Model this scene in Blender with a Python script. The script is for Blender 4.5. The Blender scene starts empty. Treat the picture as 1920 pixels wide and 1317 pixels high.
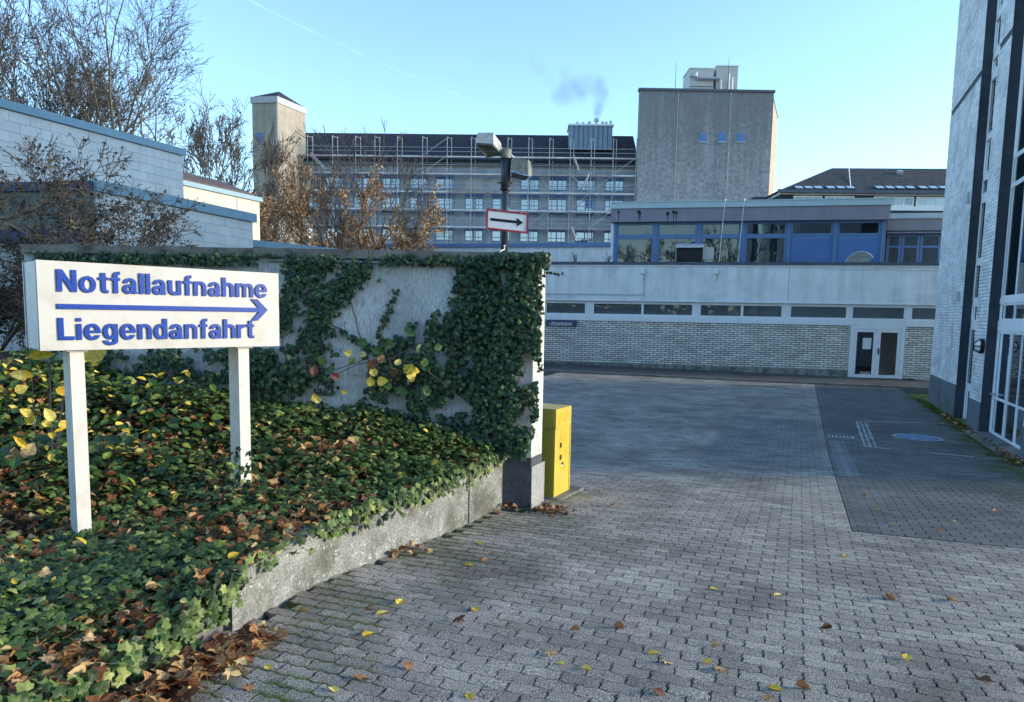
import bpy, bmesh, math, random
import numpy as np
from mathutils import Vector, Matrix
random.seed(7); np.random.seed(7)
C = bpy.context.scene
col = C.collection
# ------------------------------------------------------------------ camera
EYE = 1.7
TILT = math.atan(.1); ROLL = .018; FPX = 1300.
cam = bpy.data.cameras.new('camera'); camo = bpy.data.objects.new('camera', cam); col.objects.link(camo)
cam.sensor_width = 36; cam.lens = FPX/1920*36; cam.shift_y = 61.5/1920
cam.clip_start = .05; cam.clip_end = 20000
camo.matrix_world = (Matrix.Translation((0, 0, EYE)) @ Matrix.Rotation(math.pi/2-TILT, 4, 'X') @ Matrix.Rotation(ROLL, 4, 'Z'))
C.camera = camo
# ------------------------------------------------------------------ sky and sun
SUN_EL = math.radians(11); SUN_AZ = math.radians(91)          # clockwise from +Y
w = bpy.data.worlds.new('World'); C.world = w; w.use_nodes = True
nt = w.node_tree; nt.nodes.clear()
sky = nt.nodes.new('ShaderNodeTexSky'); sky.sky_type = 'NISHITA'; sky.sun_disc = False
sky.sun_elevation = SUN_EL; sky.sun_rotation = SUN_AZ; sky.altitude = 50; sky.air_density = 1.0; sky.dust_density = .25; sky.ozone_density = 2.6
bg = nt.nodes.new('ShaderNodeBackground'); bg.inputs[1].default_value = .15
wo = nt.nodes.new('ShaderNodeOutputWorld')
wb = nt.nodes.new('ShaderNodeMix'); wb.data_type = 'RGBA'; wb.blend_type = 'MULTIPLY'; wb.inputs[0].default_value = 1; wb.inputs[7].default_value = (.93, .965, .98, 1)   # the phone's cool white balance
nt.links.new(sky.outputs[0], wb.inputs[6]); nt.links.new(wb.outputs[2], bg.inputs[0]); nt.links.new(bg.outputs[0], wo.inputs[0])
sl = bpy.data.lights.new('sun', 'SUN'); sl.energy = 1.5; sl.angle = math.radians(10); sl.color = (1, .89, .74)
so = bpy.data.objects.new('sun', sl); col.objects.link(so)
S = Vector((math.sin(SUN_AZ)*math.cos(SUN_EL), math.cos(SUN_AZ)*math.cos(SUN_EL), math.sin(SUN_EL)))
so.rotation_euler = S.to_track_quat('Z', 'Y').to_euler(); so.location = (20, 5, 30)
C.view_settings.view_transform = 'Standard'; C.view_settings.look = 'None'; C.view_settings.gamma = 1
C.view_settings.use_curve_mapping = False; C.view_settings.exposure = 1.85
C.render.resolution_x = 1024; C.render.resolution_y = 702
C.cycles.max_bounces = 6; C.cycles.transparent_max_bounces = 16

# ------------------------------------------------------------------ geometry of the place
MW = camo.matrix_world.copy(); RM = MW.to_3x3(); O = Vector((0, 0, EYE))
def ray(px, py): return RM @ Vector(((px-960)/FPX, -(py-720)/FPX, -1))
def onY(px, py, Y):
    d = ray(px, py); return O + d*(Y/d.y)
def hgt(x, y):
    v = 1.6+.0625*y if y < 12 else 2.35+.005*(y-12)
    if y > 14: v += .014*(min(x, 22)-13)*min(1, (y-14)/15) if x > -10 else -.3*min(1, (y-14)/15)
    return v
def G(x, y): return EYE-hgt(x, y)
def onG(px, py):
    d = ray(px, py); lo, hi = .5, 200
    for _ in range(50):
        m = (lo+hi)/2; t = m/d.y
        if EYE+d.z*t < G(d.x*t, m): hi = m
        else: lo = m
    return O+d*(lo/d.y)
class Frame:
    """local frame of a facade: u along it, w out of it (towards the viewer), v up (metres from eye level)"""
    def __init__(s, o, u, n=None):
        s.o = Vector(o); s.u = Vector(u).normalized()
        s.n = Vector((s.u.y, -s.u.x, 0)) if n is None else Vector(n).normalized()
    def p(s, u, w, v): return s.o + s.u*u + s.n*w + Vector((0, 0, v))
    def uv(s, px, py, w=0):
        d = ray(px, py); o = s.o+s.n*w
        t = (o-O).dot(s.n)/d.dot(s.n); q = O+d*t-o
        return q.dot(s.u), q.z
    def U(s, px, py, w=0): return s.uv(px, py, w)[0]
    def V(s, px, py, w=0): return s.uv(px, py, w)[1]

class MB:
    def __init__(s): s.v = []; s.f = []; s.m = []; s.smooth = False
    def add(s, vs, fs, mi=0):
        n = len(s.v); s.v += [tuple(q) for q in vs]; s.f += [tuple(i+n for i in f) for f in fs]; s.m += [mi]*len(fs); return s
    def hexa(s, p, mi=0):   # 8 points bottom 4 then top 4
        return s.add(p, [(0, 3, 2, 1), (4, 5, 6, 7), (0, 1, 5, 4), (1, 2, 6, 5), (2, 3, 7, 6), (3, 0, 4, 7)], mi)
    def box(s, a, b, mi=0):
        x0, y0, z0 = a; x1, y1, z1 = b
        return s.hexa([(x0, y0, z0), (x1, y0, z0), (x1, y1, z0), (x0, y1, z0), (x0, y0, z1), (x1, y0, z1), (x1, y1, z1), (x0, y1, z1)], mi)
    def fb(s, F, u0, u1, w0, w1, v0, v1, mi=0):
        return s.hexa([F.p(u0, w1, v0), F.p(u1, w1, v0), F.p(u1, w0, v0), F.p(u0, w0, v0), F.p(u0, w1, v1), F.p(u1, w1, v1), F.p(u1, w0, v1), F.p(u0, w0, v1)], mi)
    def prism(s, pts, vec, mi=0):
        n = len(pts); vec = Vector(vec); P = [Vector(p) for p in pts]
        return s.add(P+[p+vec for p in P], [tuple(range(n))[::-1], tuple(range(n, 2*n))]+[(i, (i+1) % n, n+(i+1) % n, n+i) for i in range(n)], mi)
    def tube(s, pts, r, k=8, mi=0, cap=True):
        pts = [Vector(p) for p in pts]; rs = r if isinstance(r, (list, tuple)) else [r]*len(pts)
        vs = []; fs = []
        for i, p in enumerate(pts):
            t = (pts[min(i+1, len(pts)-1)]-pts[max(i-1, 0)]).normalized()
            a = t.cross(Vector((0, 0, 1))) if abs(t.z) < .95 else t.cross(Vector((1, 0, 0)))
            a.normalize(); b = t.cross(a)
            for j in range(k):
                an = 2*math.pi*j/k; vs.append(p+a*math.cos(an)*rs[i]+b*math.sin(an)*rs[i])
            if i:
                for j in range(k): fs.append(((i-1)*k+j, (i-1)*k+(j+1) % k, i*k+(j+1) % k, i*k+j))
        if cap: fs += [tuple(range(k))[::-1], tuple((len(pts)-1)*k+j for j in range(k))]
        return s.add(vs, fs, mi)
    def disc(s, c, ax, r, th, k=20, mi=0):
        c = Vector(c); ax = Vector(ax).normalized(); return s.tube([c, c+ax*th], r, k, mi)

ROOT = {}
def mesh_of(mb, name, mats, off=(0, 0, 0), smooth=False):
    me = bpy.data.meshes.new(name); o = Vector(off)
    me.from_pydata([(a-o.x, b-o.y, c-o.z) for a, b, c in mb.v], [], mb.f)
    for m in (mats if isinstance(mats, (list, tuple)) else [mats]): me.materials.append(m)
    if any(mb.m): me.polygons.foreach_set('material_index', mb.m)
    if smooth: me.polygons.foreach_set('use_smooth', [True]*len(mb.f))
    bm = bmesh.new(); bm.from_mesh(me); bmesh.ops.recalc_face_normals(bm, faces=bm.faces); bm.to_mesh(me); bm.free()
    me.update(); return me
def tag(o, label=None, cat=None, group=None, kind=None):
    if label: o['label'] = label
    if cat: o['category'] = cat
    if group: o['group'] = group
    if kind: o['kind'] = kind
    return o
def thing(name, label, cat, loc, group=None):
    o = bpy.data.objects.new(name, None); col.objects.link(o); o.location = loc; o.empty_display_size = .2
    return tag(o, label, cat, group)
def worldloc(o):
    v = Vector(o.location)
    while o.parent: o = o.parent; v += Vector(o.location)
    return v
def part(name, mb, mat, parent, label=None, kind=None, smooth=False):
    off = worldloc(parent) if parent else Vector((0, 0, 0))
    if parent and parent.type == 'MESH': pass
    o = bpy.data.objects.new(name, mesh_of(mb, name, mat, off, smooth)); col.objects.link(o)
    if parent: o.parent = parent
    return tag(o, label, None, None, kind)
def single(name, mb, mat, label, cat, loc=(0, 0, 0), group=None, kind=None, smooth=False):
    o = bpy.data.objects.new(name, mesh_of(mb, name, mat, loc, smooth)); o.location = loc; col.objects.link(o)
    return tag(o, label, cat, group, kind)
def struct(name, mb, mat, smooth=False):
    o = bpy.data.objects.new(name, mesh_of(mb, name, mat, (0, 0, 0), smooth)); col.objects.link(o); o['kind'] = 'structure'; return o
def bulk(name, V, Fc, mats, mi=None, parent=None, kind='stuff', smooth=False):
    """big mesh from numpy: V (n,3), Fc (m,k) faces of one size"""
    me = bpy.data.meshes.new(name); V = np.asarray(V, dtype=np.float32)
    if parent: V = V-np.array(worldloc(parent), dtype=np.float32)
    k = Fc.shape[1]; m = len(Fc)
    me.vertices.add(len(V)); me.vertices.foreach_set('co', V.ravel())
    me.loops.add(m*k); me.loops.foreach_set('vertex_index', Fc.ravel().astype(np.int32))
    me.polygons.add(m); me.polygons.foreach_set('loop_start', np.arange(0, m*k, k, dtype=np.int32))
    for q in (mats if isinstance(mats, (list, tuple)) else [mats]): me.materials.append(q)
    if mi is not None: me.polygons.foreach_set('material_index', np.asarray(mi, dtype=np.int32))
    me.polygons.foreach_set('use_smooth', np.full(m, bool(smooth)))
    me.update(calc_edges=True)
    o = bpy.data.objects.new(name, me); col.objects.link(o)
    if parent: o.parent = parent
    if kind: o['kind'] = kind
    return o
def inst(tv, tf, M):
    """instances of a template (nv,3),(nf,k) by matrices (N,3,4) -> V, F"""
    tv = np.asarray(tv, float); tf = np.asarray(tf); M = np.asarray(M)
    V = np.einsum('nij,vj->nvi', M[:, :, :3], tv)+M[:, None, :, 3]
    Fc = tf[None]+(np.arange(len(M))*len(tv))[:, None, None]
    return V.reshape(-1, 3), Fc.reshape(-1, tf.shape[1])
def place(obj_mesh, name, parent, p, rot, sc=(1, 1, 1)):
    o = bpy.data.objects.new(name, obj_mesh); col.objects.link(o); o.parent = parent
    o.location = Vector(p)-worldloc(parent); o.rotation_euler = rot; o.scale = sc; return o

# ------------------------------------------------------------------ materials
def mat(name, c, rough=.75, var=.12, scale=4., c2=None, spec=.3, metal=0, bump=0., bscale=60, streak=0., island=0., dirt=None, dirtscale=1.2, dirtamt=.5, stretch=(1, 1, 1), grain=0., grainscale=250, topdark=None, fleck=None):
    m = bpy.data.materials.new(name); m.use_nodes = True; n = m.node_tree; N = n.nodes; L = n.links
    b = N['Principled BSDF']; b.inputs['Roughness'].default_value = rough; b.inputs['Metallic'].default_value = metal
    b.inputs['Specular IOR Level'].default_value = spec
    geo = N.new('ShaderNodeNewGeometry'); mp = N.new('ShaderNodeMapping'); mp.inputs['Scale'].default_value = stretch
    L.new(geo.outputs['Position'], mp.inputs[0])
    def noise(s, det=4, src=mp, st=None):
        x = N.new('ShaderNodeTexNoise'); x.inputs['Scale'].default_value = s; x.inputs['Detail'].default_value = det; x.inputs['Roughness'].default_value = .6
        if st:
            q = N.new('ShaderNodeMapping'); q.inputs['Scale'].default_value = st; L.new(geo.outputs['Position'], q.inputs[0]); L.new(q.outputs[0], x.inputs['Vector'])
        else: L.new(src.outputs[0], x.inputs['Vector'])
        return x.outputs['Fac']
    def ramp(f, a, z):
        r = N.new('ShaderNodeMapRange'); r.inputs[1].default_value = a; r.inputs[2].default_value = z; L.new(f, r.inputs[0]); return r.outputs[0]
    def mix(f, A, B, mode='MIX'):
        x = N.new('ShaderNodeMix'); x.data_type = 'RGBA'; x.blend_type = mode
        for sock, val in ((x.inputs[0], f), (x.inputs[6], A), (x.inputs[7], B)):
            if hasattr(val, 'is_linked'): L.new(val, sock)
            else: sock.default_value = val if isinstance(val, (int, float)) else (*val, 1)
        return x.outputs[2]
    ca = tuple(k*(1-var) for k in c); cb = tuple(min(1, k*(1+var)) for k in (c2 or c))
    out = mix(ramp(noise(scale), .3, .7), ca, cb)
    if island:
        ad = N.new('ShaderNodeMath'); ad.operation = 'ADD'; oi = N.new('ShaderNodeObjectInfo')
        L.new(geo.outputs['Random Per Island'], ad.inputs[0]); L.new(oi.outputs['Random'], ad.inputs[1])
        fr = N.new('ShaderNodeMath'); fr.operation = 'FRACT'; L.new(ad.outputs[0], fr.inputs[0])
        r = N.new('ShaderNodeMapRange'); r.inputs[3].default_value = 1-island; r.inputs[4].default_value = 1+island; L.new(fr.outputs[0], r.inputs[0])
        vm = N.new('ShaderNodeVectorMath'); vm.operation = 'SCALE'; L.new(out, vm.inputs[0]); L.new(r.outputs[0], vm.inputs['Scale']); out = vm.outputs[0]
    if grain:
        g = ramp(noise(grainscale, 2), .35, .65); r = N.new('ShaderNodeMapRange'); r.inputs[3].default_value = 1-grain; r.inputs[4].default_value = 1+grain; L.new(g, r.inputs[0])
        vm = N.new('ShaderNodeVectorMath'); vm.operation = 'SCALE'; L.new(out, vm.inputs[0]); L.new(r.outputs[0], vm.inputs['Scale']); out = vm.outputs[0]
    if streak:
        s1 = ramp(noise(1, 5, st=(3.5, 3.5, .18)), .42, .72)
        k = N.new('ShaderNodeMath'); k.operation = 'MULTIPLY'; L.new(s1, k.inputs[0]); k.inputs[1].default_value = streak
        out = mix(k.outputs[0], out, tuple(q*.45 for q in c))
    if dirt:
        s2 = ramp(noise(dirtscale, 6), .5, .68); k = N.new('ShaderNodeMath'); k.operation = 'MULTIPLY'; L.new(s2, k.inputs[0]); k.inputs[1].default_value = dirtamt
        out = mix(k.outputs[0], out, dirt)
    if fleck:
        f1 = ramp(noise(1, 3, st=fleck[1]), fleck[2], fleck[2]+.04); k = N.new('ShaderNodeMath'); k.operation = 'MULTIPLY'; L.new(f1, k.inputs[0]); k.inputs[1].default_value = .8; out = mix(k.outputs[0], out, fleck[0])
    if topdark:     # rain stains run down from the roof edge
        sp = N.new('ShaderNodeSeparateXYZ'); L.new(geo.outputs['Position'], sp.inputs[0]); r = N.new('ShaderNodeMapRange'); r.interpolation_type = 'SMOOTHSTEP'
        ns_ = ramp(noise(1, 5, st=(1.6, 1.6, .05)), .3, .7); a1 = N.new('ShaderNodeMath'); a1.operation = 'MULTIPLY_ADD'; L.new(ns_, a1.inputs[0]); a1.inputs[1].default_value = 9; L.new(sp.outputs[2], a1.inputs[2])
        r.inputs[1].default_value = topdark[0]; r.inputs[2].default_value = topdark[1]; L.new(a1.outputs[0], r.inputs[0]); k = N.new('ShaderNodeMath'); k.operation = 'MULTIPLY'; L.new(r.outputs[0], k.inputs[0]); k.inputs[1].default_value = .75
        out = mix(k.outputs[0], out, topdark[2])
    L.new(out, b.inputs['Base Color'])
    if bump:
        bn = N.new('ShaderNodeBump'); bn.inputs['Strength'].default_value = bump; bn.inputs['Distance'].default_value = .02
        L.new(noise(bscale, 4), bn.inputs['Height']); L.new(bn.outputs[0], b.inputs['Normal'])
    m['out'] = 1
    return m
def leafmat(name, stops, rough=.35, trans=.25, spec=.5):
    m = bpy.data.materials.new(name); m.use_nodes = True; n = m.node_tree; N = n.nodes; L = n.links
    b = N['Principled BSDF']; b.inputs['Roughness'].default_value = rough; b.inputs['Specular IOR Level'].default_value = spec
    geo = N.new('ShaderNodeNewGeometry'); oi = N.new('ShaderNodeObjectInfo'); ad = N.new('ShaderNodeMath'); L.new(geo.outputs['Random Per Island'], ad.inputs[0]); L.new(oi.outputs['Random'], ad.inputs[1])
    fr = N.new('ShaderNodeMath'); fr.operation = 'FRACT'; L.new(ad.outputs[0], fr.inputs[0])
    r = N.new('ShaderNodeValToRGB'); L.new(fr.outputs[0], r.inputs[0]); r.color_ramp.interpolation = 'LINEAR'
    while len(r.color_ramp.elements) < len(stops): r.color_ramp.elements.new(.5)
    for e, (p, c) in zip(r.color_ramp.elements, stops): e.position = p; e.color = (*c, 1)
    nz = N.new('ShaderNodeTexNoise'); nz.inputs['Scale'].default_value = 45; L.new(geo.outputs['Position'], nz.inputs['Vector'])
    mr = N.new('ShaderNodeMapRange'); mr.inputs[1].default_value = .3; mr.inputs[2].default_value = .7; mr.inputs[3].default_value = .72; mr.inputs[4].default_value = 1.3; L.new(nz.outputs[0], mr.inputs[0])
    vm = N.new('ShaderNodeVectorMath'); vm.operation = 'SCALE'; L.new(r.outputs[0], vm.inputs[0]); L.new(mr.outputs[0], vm.inputs['Scale'])
    L.new(vm.outputs[0], b.inputs['Base Color'])
    if trans:
        t = N.new('ShaderNodeBsdfTranslucent'); L.new(vm.outputs[0], t.inputs[0]); mx = N.new('ShaderNodeMixShader'); mx.inputs[0].default_value = trans
        L.new(b.outputs[0], mx.inputs[1]); L.new(t.outputs[0], mx.inputs[2]); L.new(mx.outputs[0], N['Material Output'].inputs[0])
    return m
def glassmat(name, tint=(.35, .42, .42), opac=.35, dark=(.02, .03, .035)):
    m = bpy.data.materials.new(name); m.use_nodes = True; n = m.node_tree; N = n.nodes; L = n.links
    N.remove(N['Principled BSDF'])
    gl = N.new('ShaderNodeBsdfGlossy'); gl.inputs['Roughness'].default_value = .01; gl.inputs[0].default_value = (.9, .95, 1, 1)
    tr = N.new('ShaderNodeBsdfTransparent'); tr.inputs[0].default_value = (*tint, 1)
    df = N.new('ShaderNodeBsdfDiffuse'); df.inputs[0].default_value = (*dark, 1)
    m1 = N.new('ShaderNodeMixShader'); m1.inputs[0].default_value = opac; L.new(tr.outputs[0], m1.inputs[1]); L.new(df.outputs[0], m1.inputs[2])
    fr = N.new('ShaderNodeFresnel'); fr.inputs[0].default_value = 1.9
    bn = N.new('ShaderNodeBump'); bn.inputs['Strength'].default_value = .05; bn.inputs['Distance'].default_value = .05
    nz = N.new('ShaderNodeTexNoise'); nz.inputs['Scale'].default_value = 1.3; g = N.new('ShaderNodeNewGeometry'); L.new(g.outputs['Position'], nz.inputs['Vector']); L.new(nz.outputs[0], bn.inputs['Height'])
    L.new(bn.outputs[0], gl.inputs['Normal']); L.new(bn.outputs[0], fr.inputs['Normal'])
    m2 = N.new('ShaderNodeMixShader'); L.new(fr.outputs[0], m2.inputs[0]); L.new(m1.outputs[0], m2.inputs[1]); L.new(gl.outputs[0], m2.inputs[2])
    L.new(m2.outputs[0], N['Material Output'].inputs[0]); return m

M = {}
M['paver'] = mat('paver_concrete', (.26, .23, .19), .8, .25, 1.1, c2=(.32, .285, .24), bump=.5, bscale=140, island=.22, dirt=(.14, .12, .10), dirtscale=1.5, dirtamt=.35, grain=.9, grainscale=150)
M['paver_dark'] = mat('paver_dark', (.12, .118, .108), .7, .2, .9, bump=.4, bscale=120, island=.22, dirt=(.045, .05, .045), dirtscale=.5, dirtamt=.6, grain=.4, grainscale=130)
M['paver_light'] = mat('paver_pale', (.20, .20, .195), .8, .2, 3, bump=.3, island=.1)
M['asphalt'] = mat('asphalt', (.075, .075, .075), .85, .3, .8, bump=.5, bscale=150, dirt=(.035, .035, .035), dirtamt=.7, grain=.4, grainscale=200)
M['kerb'] = mat('kerb_stone', (.19, .18, .165), .85, .25, 4, bump=.6, bscale=90, dirt=(.06, .065, .045), dirtamt=.8, dirtscale=2.5)
M['jointsoil'] = mat('joint_soil', (.028, .027, .022), .95, .4, 3)
M['moss'] = mat('moss', (.08, .12, .015), .95, .5, 6, c2=(.17, .22, .03), bump=1, bscale=120, dirt=(.05, .045, .03), dirtscale=3, dirtamt=.9)
M['soil'] = mat('soil', (.045, .032, .022), .95, .4, 6, bump=1, bscale=40)
M['concrete'] = mat('old_concrete', (.15, .155, .135), .85, .35, 3.5, c2=(.28, .29, .27), bump=.7, bscale=45, streak=.5, dirt=(.085, .09, .065), dirtscale=2.4, dirtamt=.85, grain=.35, grainscale=60, fleck=((.50, .50, .44), (22, 22, 22), .63))
M['plaster'] = mat('stained_white_plaster', (.55, .56, .54), .85, .1, 3, bump=.25, bscale=70, streak=.35, dirt=(.25, .26, .24), dirtscale=2, dirtamt=.4, grain=.18, grainscale=40, stretch=(1, 1, .35), fleck=((.13, .14, .13), (42, 42, 9), .63))
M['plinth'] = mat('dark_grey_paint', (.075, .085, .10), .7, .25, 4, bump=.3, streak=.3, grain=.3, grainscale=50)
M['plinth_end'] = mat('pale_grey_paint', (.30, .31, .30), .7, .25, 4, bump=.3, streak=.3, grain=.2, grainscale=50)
M['coping'] = mat('mossy_coping', (.19, .185, .165), .9, .3, 3, bump=.8, bscale=60, dirt=(.035, .042, .022), dirtscale=5, dirtamt=.9)
M['signwhite'] = mat('sign_enamel', (.55, .54, .50), .38, .04, 2, spec=.5, dirt=(.40, .37, .28), dirtscale=5, dirtamt=.45, streak=.12)
M['signside'] = mat('sign_aluminium', (.52, .54, .56), .5, .1, 6, spec=.5, grain=.12, grainscale=90)
M['postwhite'] = mat('post_enamel', (.62, .60, .55), .5, .06, 3, dirt=(.35, .34, .28), dirtscale=9, dirtamt=.35)
M['letter'] = mat('blue_letter', (.003, .042, .30), .35, .12, 30, spec=.4, dirt=(.06, .14, .40), dirtscale=60, dirtamt=.25)
M['yellow'] = mat('yellow_lacquer', (.55, .42, .05), .4, .07, 3, spec=.5, dirt=(.45, .36, .12), dirtscale=4, dirtamt=.6, grain=.06, grainscale=60)
M['black'] = mat('black_plastic', (.015, .015, .018), .5, .1)
M['darkmetal'] = mat('dark_grey_metal', (.045, .05, .06), .5, .2, 8, spec=.5)
M['galv'] = mat('galvanised_steel', (.46, .47, .48), .45, .15, 10, metal=.5)
M['lampgrey'] = mat('lamp_housing', (.48, .49, .48), .5, .12, 8, dirt=(.12, .13, .10), dirtscale=12, dirtamt=.7)
M['lampdirty'] = mat('lamp_housing_dirty', (.20, .21, .18), .6, .35, 14, dirt=(.06, .07, .045), dirtscale=18, dirtamt=.8)
M['lens'] = glassmat('lamp_lens', (.8, .85, .88), .25, (.4, .42, .4))
M['redframe'] = mat('red_sign_border', (.36, .045, .06), .45, .1, 9)
M['signplate'] = mat('white_sign_plate', (.78, .78, .76), .45, .04, 4)
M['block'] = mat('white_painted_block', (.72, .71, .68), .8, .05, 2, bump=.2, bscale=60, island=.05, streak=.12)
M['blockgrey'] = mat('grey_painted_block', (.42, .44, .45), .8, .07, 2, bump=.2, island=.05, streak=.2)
M['mortar'] = mat('mortar', (.33, .33, .32), .9, .1)
M['bluecoping'] = mat('blue_coping', (.22, .36, .44), .5, .08, 3, spec=.4, streak=.1)
M['deepblue'] = mat('deep_blue_trim', (.010, .026, .08), .5, .1, 3)
M['cream'] = mat('cream_render', (.62, .56, .45), .85, .06, 2, streak=.12)
M['roofbrown'] = mat('brown_roof', (.11, .085, .075), .8, .2, 6)
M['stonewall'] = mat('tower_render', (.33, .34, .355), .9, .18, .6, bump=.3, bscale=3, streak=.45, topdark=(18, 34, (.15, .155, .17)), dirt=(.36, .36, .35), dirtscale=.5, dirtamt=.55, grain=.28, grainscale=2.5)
M['stonesunlit'] = mat('tower_render_sunlit', (.42, .36, .27), .9, .12, .6, streak=.35)  # tower render again, the low sun's gold put into the side colour
M['wingwall'] = mat('wing_render', (.34, .37, .41), .9, .15, .5, streak=.3, grain=.12, grainscale=1.2)
M['slate'] = mat('slate_roof', (.028, .027, .036), .75, .4, 2.2, dirt=(.06, .055, .055), dirtscale=3, dirtamt=.4, grain=.5, grainscale=4)
M['slate2'] = mat('mossy_slate', (.040, .040, .040), .8, .4, 2.5, dirt=(.075, .072, .05), dirtscale=1.4, dirtamt=.5, grain=.5, grainscale=4)
M['zinc'] = mat('blue_zinc', (.20, .27, .35), .5, .15, 1.2, streak=.45)
M['zincline'] = mat('zinc_seam', (.08, .12, .19), .6, .1)
M['steel'] = mat('scaffold_steel', (.46, .46, .46), .5, .15, 2, metal=.2)
M['rust'] = mat('scaffold_ledger', (.36, .29, .27), .6, .3, 2)
M['deck'] = mat('scaffold_deck', (.62, .63, .64), .6, .25, 1)
M['bluewin'] = mat('blue_window_frame', (.11, .21, .40), .45, .08, 3, spec=.45)
M['bluepanel'] = mat('blue_panel', (.075, .175, .40), .45, .06, 2, spec=.45)
M['purple'] = mat('mauve_fascia', (.25, .245, .29), .6, .07, 2, streak=.2)
M['palecoping'] = mat('pale_blue_metal', (.42, .53, .57), .4, .06, 3, spec=.5)
M['darkcoping'] = mat('dark_slate_coping', (.10, .115, .145), .7, .15, 2, streak=.2)
M['fascia'] = mat('pale_concrete_fascia', (.82, .84, .84), .85, .07, 1.5, bump=.15, streak=.32, dirt=(.32, .36, .34), dirtscale=1.1, dirtamt=.35)
M['whiteframe'] = mat('white_window_frame', (.80, .82, .83), .45, .05, 4, spec=.5, streak=.08)
M['glazed'] = mat('white_glazed_brick', (.72, .69, .62), .4, .1, 2, island=.2, spec=.5)
M['brickmortar'] = mat('dark_mortar', (.035, .038, .042), .95, .25, 8)
M['pbrick'] = mat('painted_brick', (.76, .77, .76), .7, .12, 1.3, bump=.35, bscale=50, island=.12, dirt=(.30, .33, .36), dirtscale=1.5, dirtamt=.5, grain=.15, grainscale=30)
M['pmortar'] = mat('painted_mortar', (.13, .145, .165), .9, .2, 6)
M['plinthR'] = mat('grey_plinth', (.13, .16, .19), .75, .15, 3, dirt=(.085, .11, .045), dirtscale=1.1, dirtamt=.8)
M['navy'] = mat('dark_reveal_brick', (.035, .045, .06), .7, .2, 4)
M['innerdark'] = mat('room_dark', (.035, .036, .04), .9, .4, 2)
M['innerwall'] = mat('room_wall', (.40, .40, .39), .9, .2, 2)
M['curtain'] = mat('curtain', (.30, .31, .27), .9, .3, 5, stretch=(9, 9, .2))
M['blind'] = mat('roller_blind', (.42, .44, .43), .85, .12, 4)
M['paper'] = mat('paper_notice', (.70, .72, .70), .8, .04, 10)
M['paint'] = mat('worn_white_marking', (.40, .40, .385), .8, .15, 9, dirt=(.09, .095, .09), dirtscale=14, dirtamt=.9)
M['bluepaint'] = mat('worn_blue_marking', (.10, .19, .30), .75, .2, 12, dirt=(.40, .43, .46), dirtscale=11, dirtamt=.9)
M['signblue'] = mat('small_sign_blue', (.055, .075, .14), .5, .08, 4)
M['bark'] = mat('bark', (.13, .115, .095), .9, .35, 8, bump=.5, dirt=(.12, .13, .07), dirtscale=2, dirtamt=.5)
M['twig'] = mat('twig', (.10, .09, .082), .9, .3, 8)
M['glass'] = glassmat('window_glass')
M['glassribbon'] = glassmat('ribbon_glass', opac=.45, dark=(.20, .24, .26)); M['glassribbon'].node_tree.nodes['Fresnel'].inputs[0].default_value = 1.65; M['glassribbon'].node_tree.nodes['Glossy BSDF'].inputs[0].default_value = (.7, .85, 1, 1)
M['shadeblock'] = mat('shaded_block', (.16, .18, .16), .9, .2, 2, island=.06, dirt=(.08, .10, .06), dirtscale=2, dirtamt=.6)  # shade on the front wall put into a darker block colour
M['glasshosp'] = glassmat('sky_mirroring_glass', (.4, .5, .5), .5, (.10, .14, .17)); M['glasshosp'].node_tree.nodes['Fresnel'].inputs[0].default_value = 3.6
M['palepane'] = glassmat('pale_pane', (.4, .5, .5), .9, (.22, .28, .29))
M['glassclear'] = glassmat('window_glass_clear', (.55, .62, .62), .12)
M['glassdark'] = glassmat('dark_glass', (.10, .13, .14), .6, (.015, .03, .035))
M['ivy'] = leafmat('ivy_leaf', [(0, (.014, .028, .010)), (.3, (.032, .062, .017)), (.6, (.065, .115, .028)), (.85, (.13, .185, .045)), (1, (.28, .31, .09))], .5, .12, .3)
M['ivydark'] = leafmat('wall_ivy_leaf', [(0, (.014, .034, .018)), (.5, (.026, .060, .026)), (.85, (.05, .10, .034)), (1, (.09, .15, .045))], .45, .08, .35)
M['brown'] = leafmat('dead_leaf', [(0, (.09, .035, .018)), (.3, (.20, .075, .03)), (.55, (.33, .15, .055)), (.8, (.46, .27, .11)), (1, (.60, .45, .22))], .6, .2, .3)
M['yellowleaf'] = leafmat('yellow_leaf', [(0, (.55, .36, .03)), (.5, (.72, .52, .06)), (1, (.80, .68, .2))], .5, .2, .3)
M['greenleaf'] = leafmat('bramble_leaf', [(0, (.02, .06, .015)), (.6, (.05, .12, .025)), (1, (.20, .26, .04))], .35, .2)
M['redleaf'] = leafmat('red_leaf', [(0, (.11, .02, .02)), (1, (.2, .05, .04))], .5, .2)
M['orangeleaf'] = leafmat('orange_tree_leaf', [(0, (.26, .13, .06)), (.4, (.46, .26, .12)), (.8, (.60, .40, .21)), (1, (.70, .52, .31))], .6, .3, .3)
M['darkleaf'] = leafmat('dry_dark_leaf', [(0, (.03, .026, .018)), (.6, (.06, .05, .03)), (1, (.13, .10, .05))], .6, .1, .3)
M['conifer'] = leafmat('conifer_needle', [(0, (.010, .022, .010)), (1, (.03, .055, .02))], .7, .05, .3)
#SECTION2
# ================================================================== THE SETTING
EA = Vector((1, -.4154, 0)).normalized(); EB = Vector((.4154, 1, 0)).normalized()     # across / along the court
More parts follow.
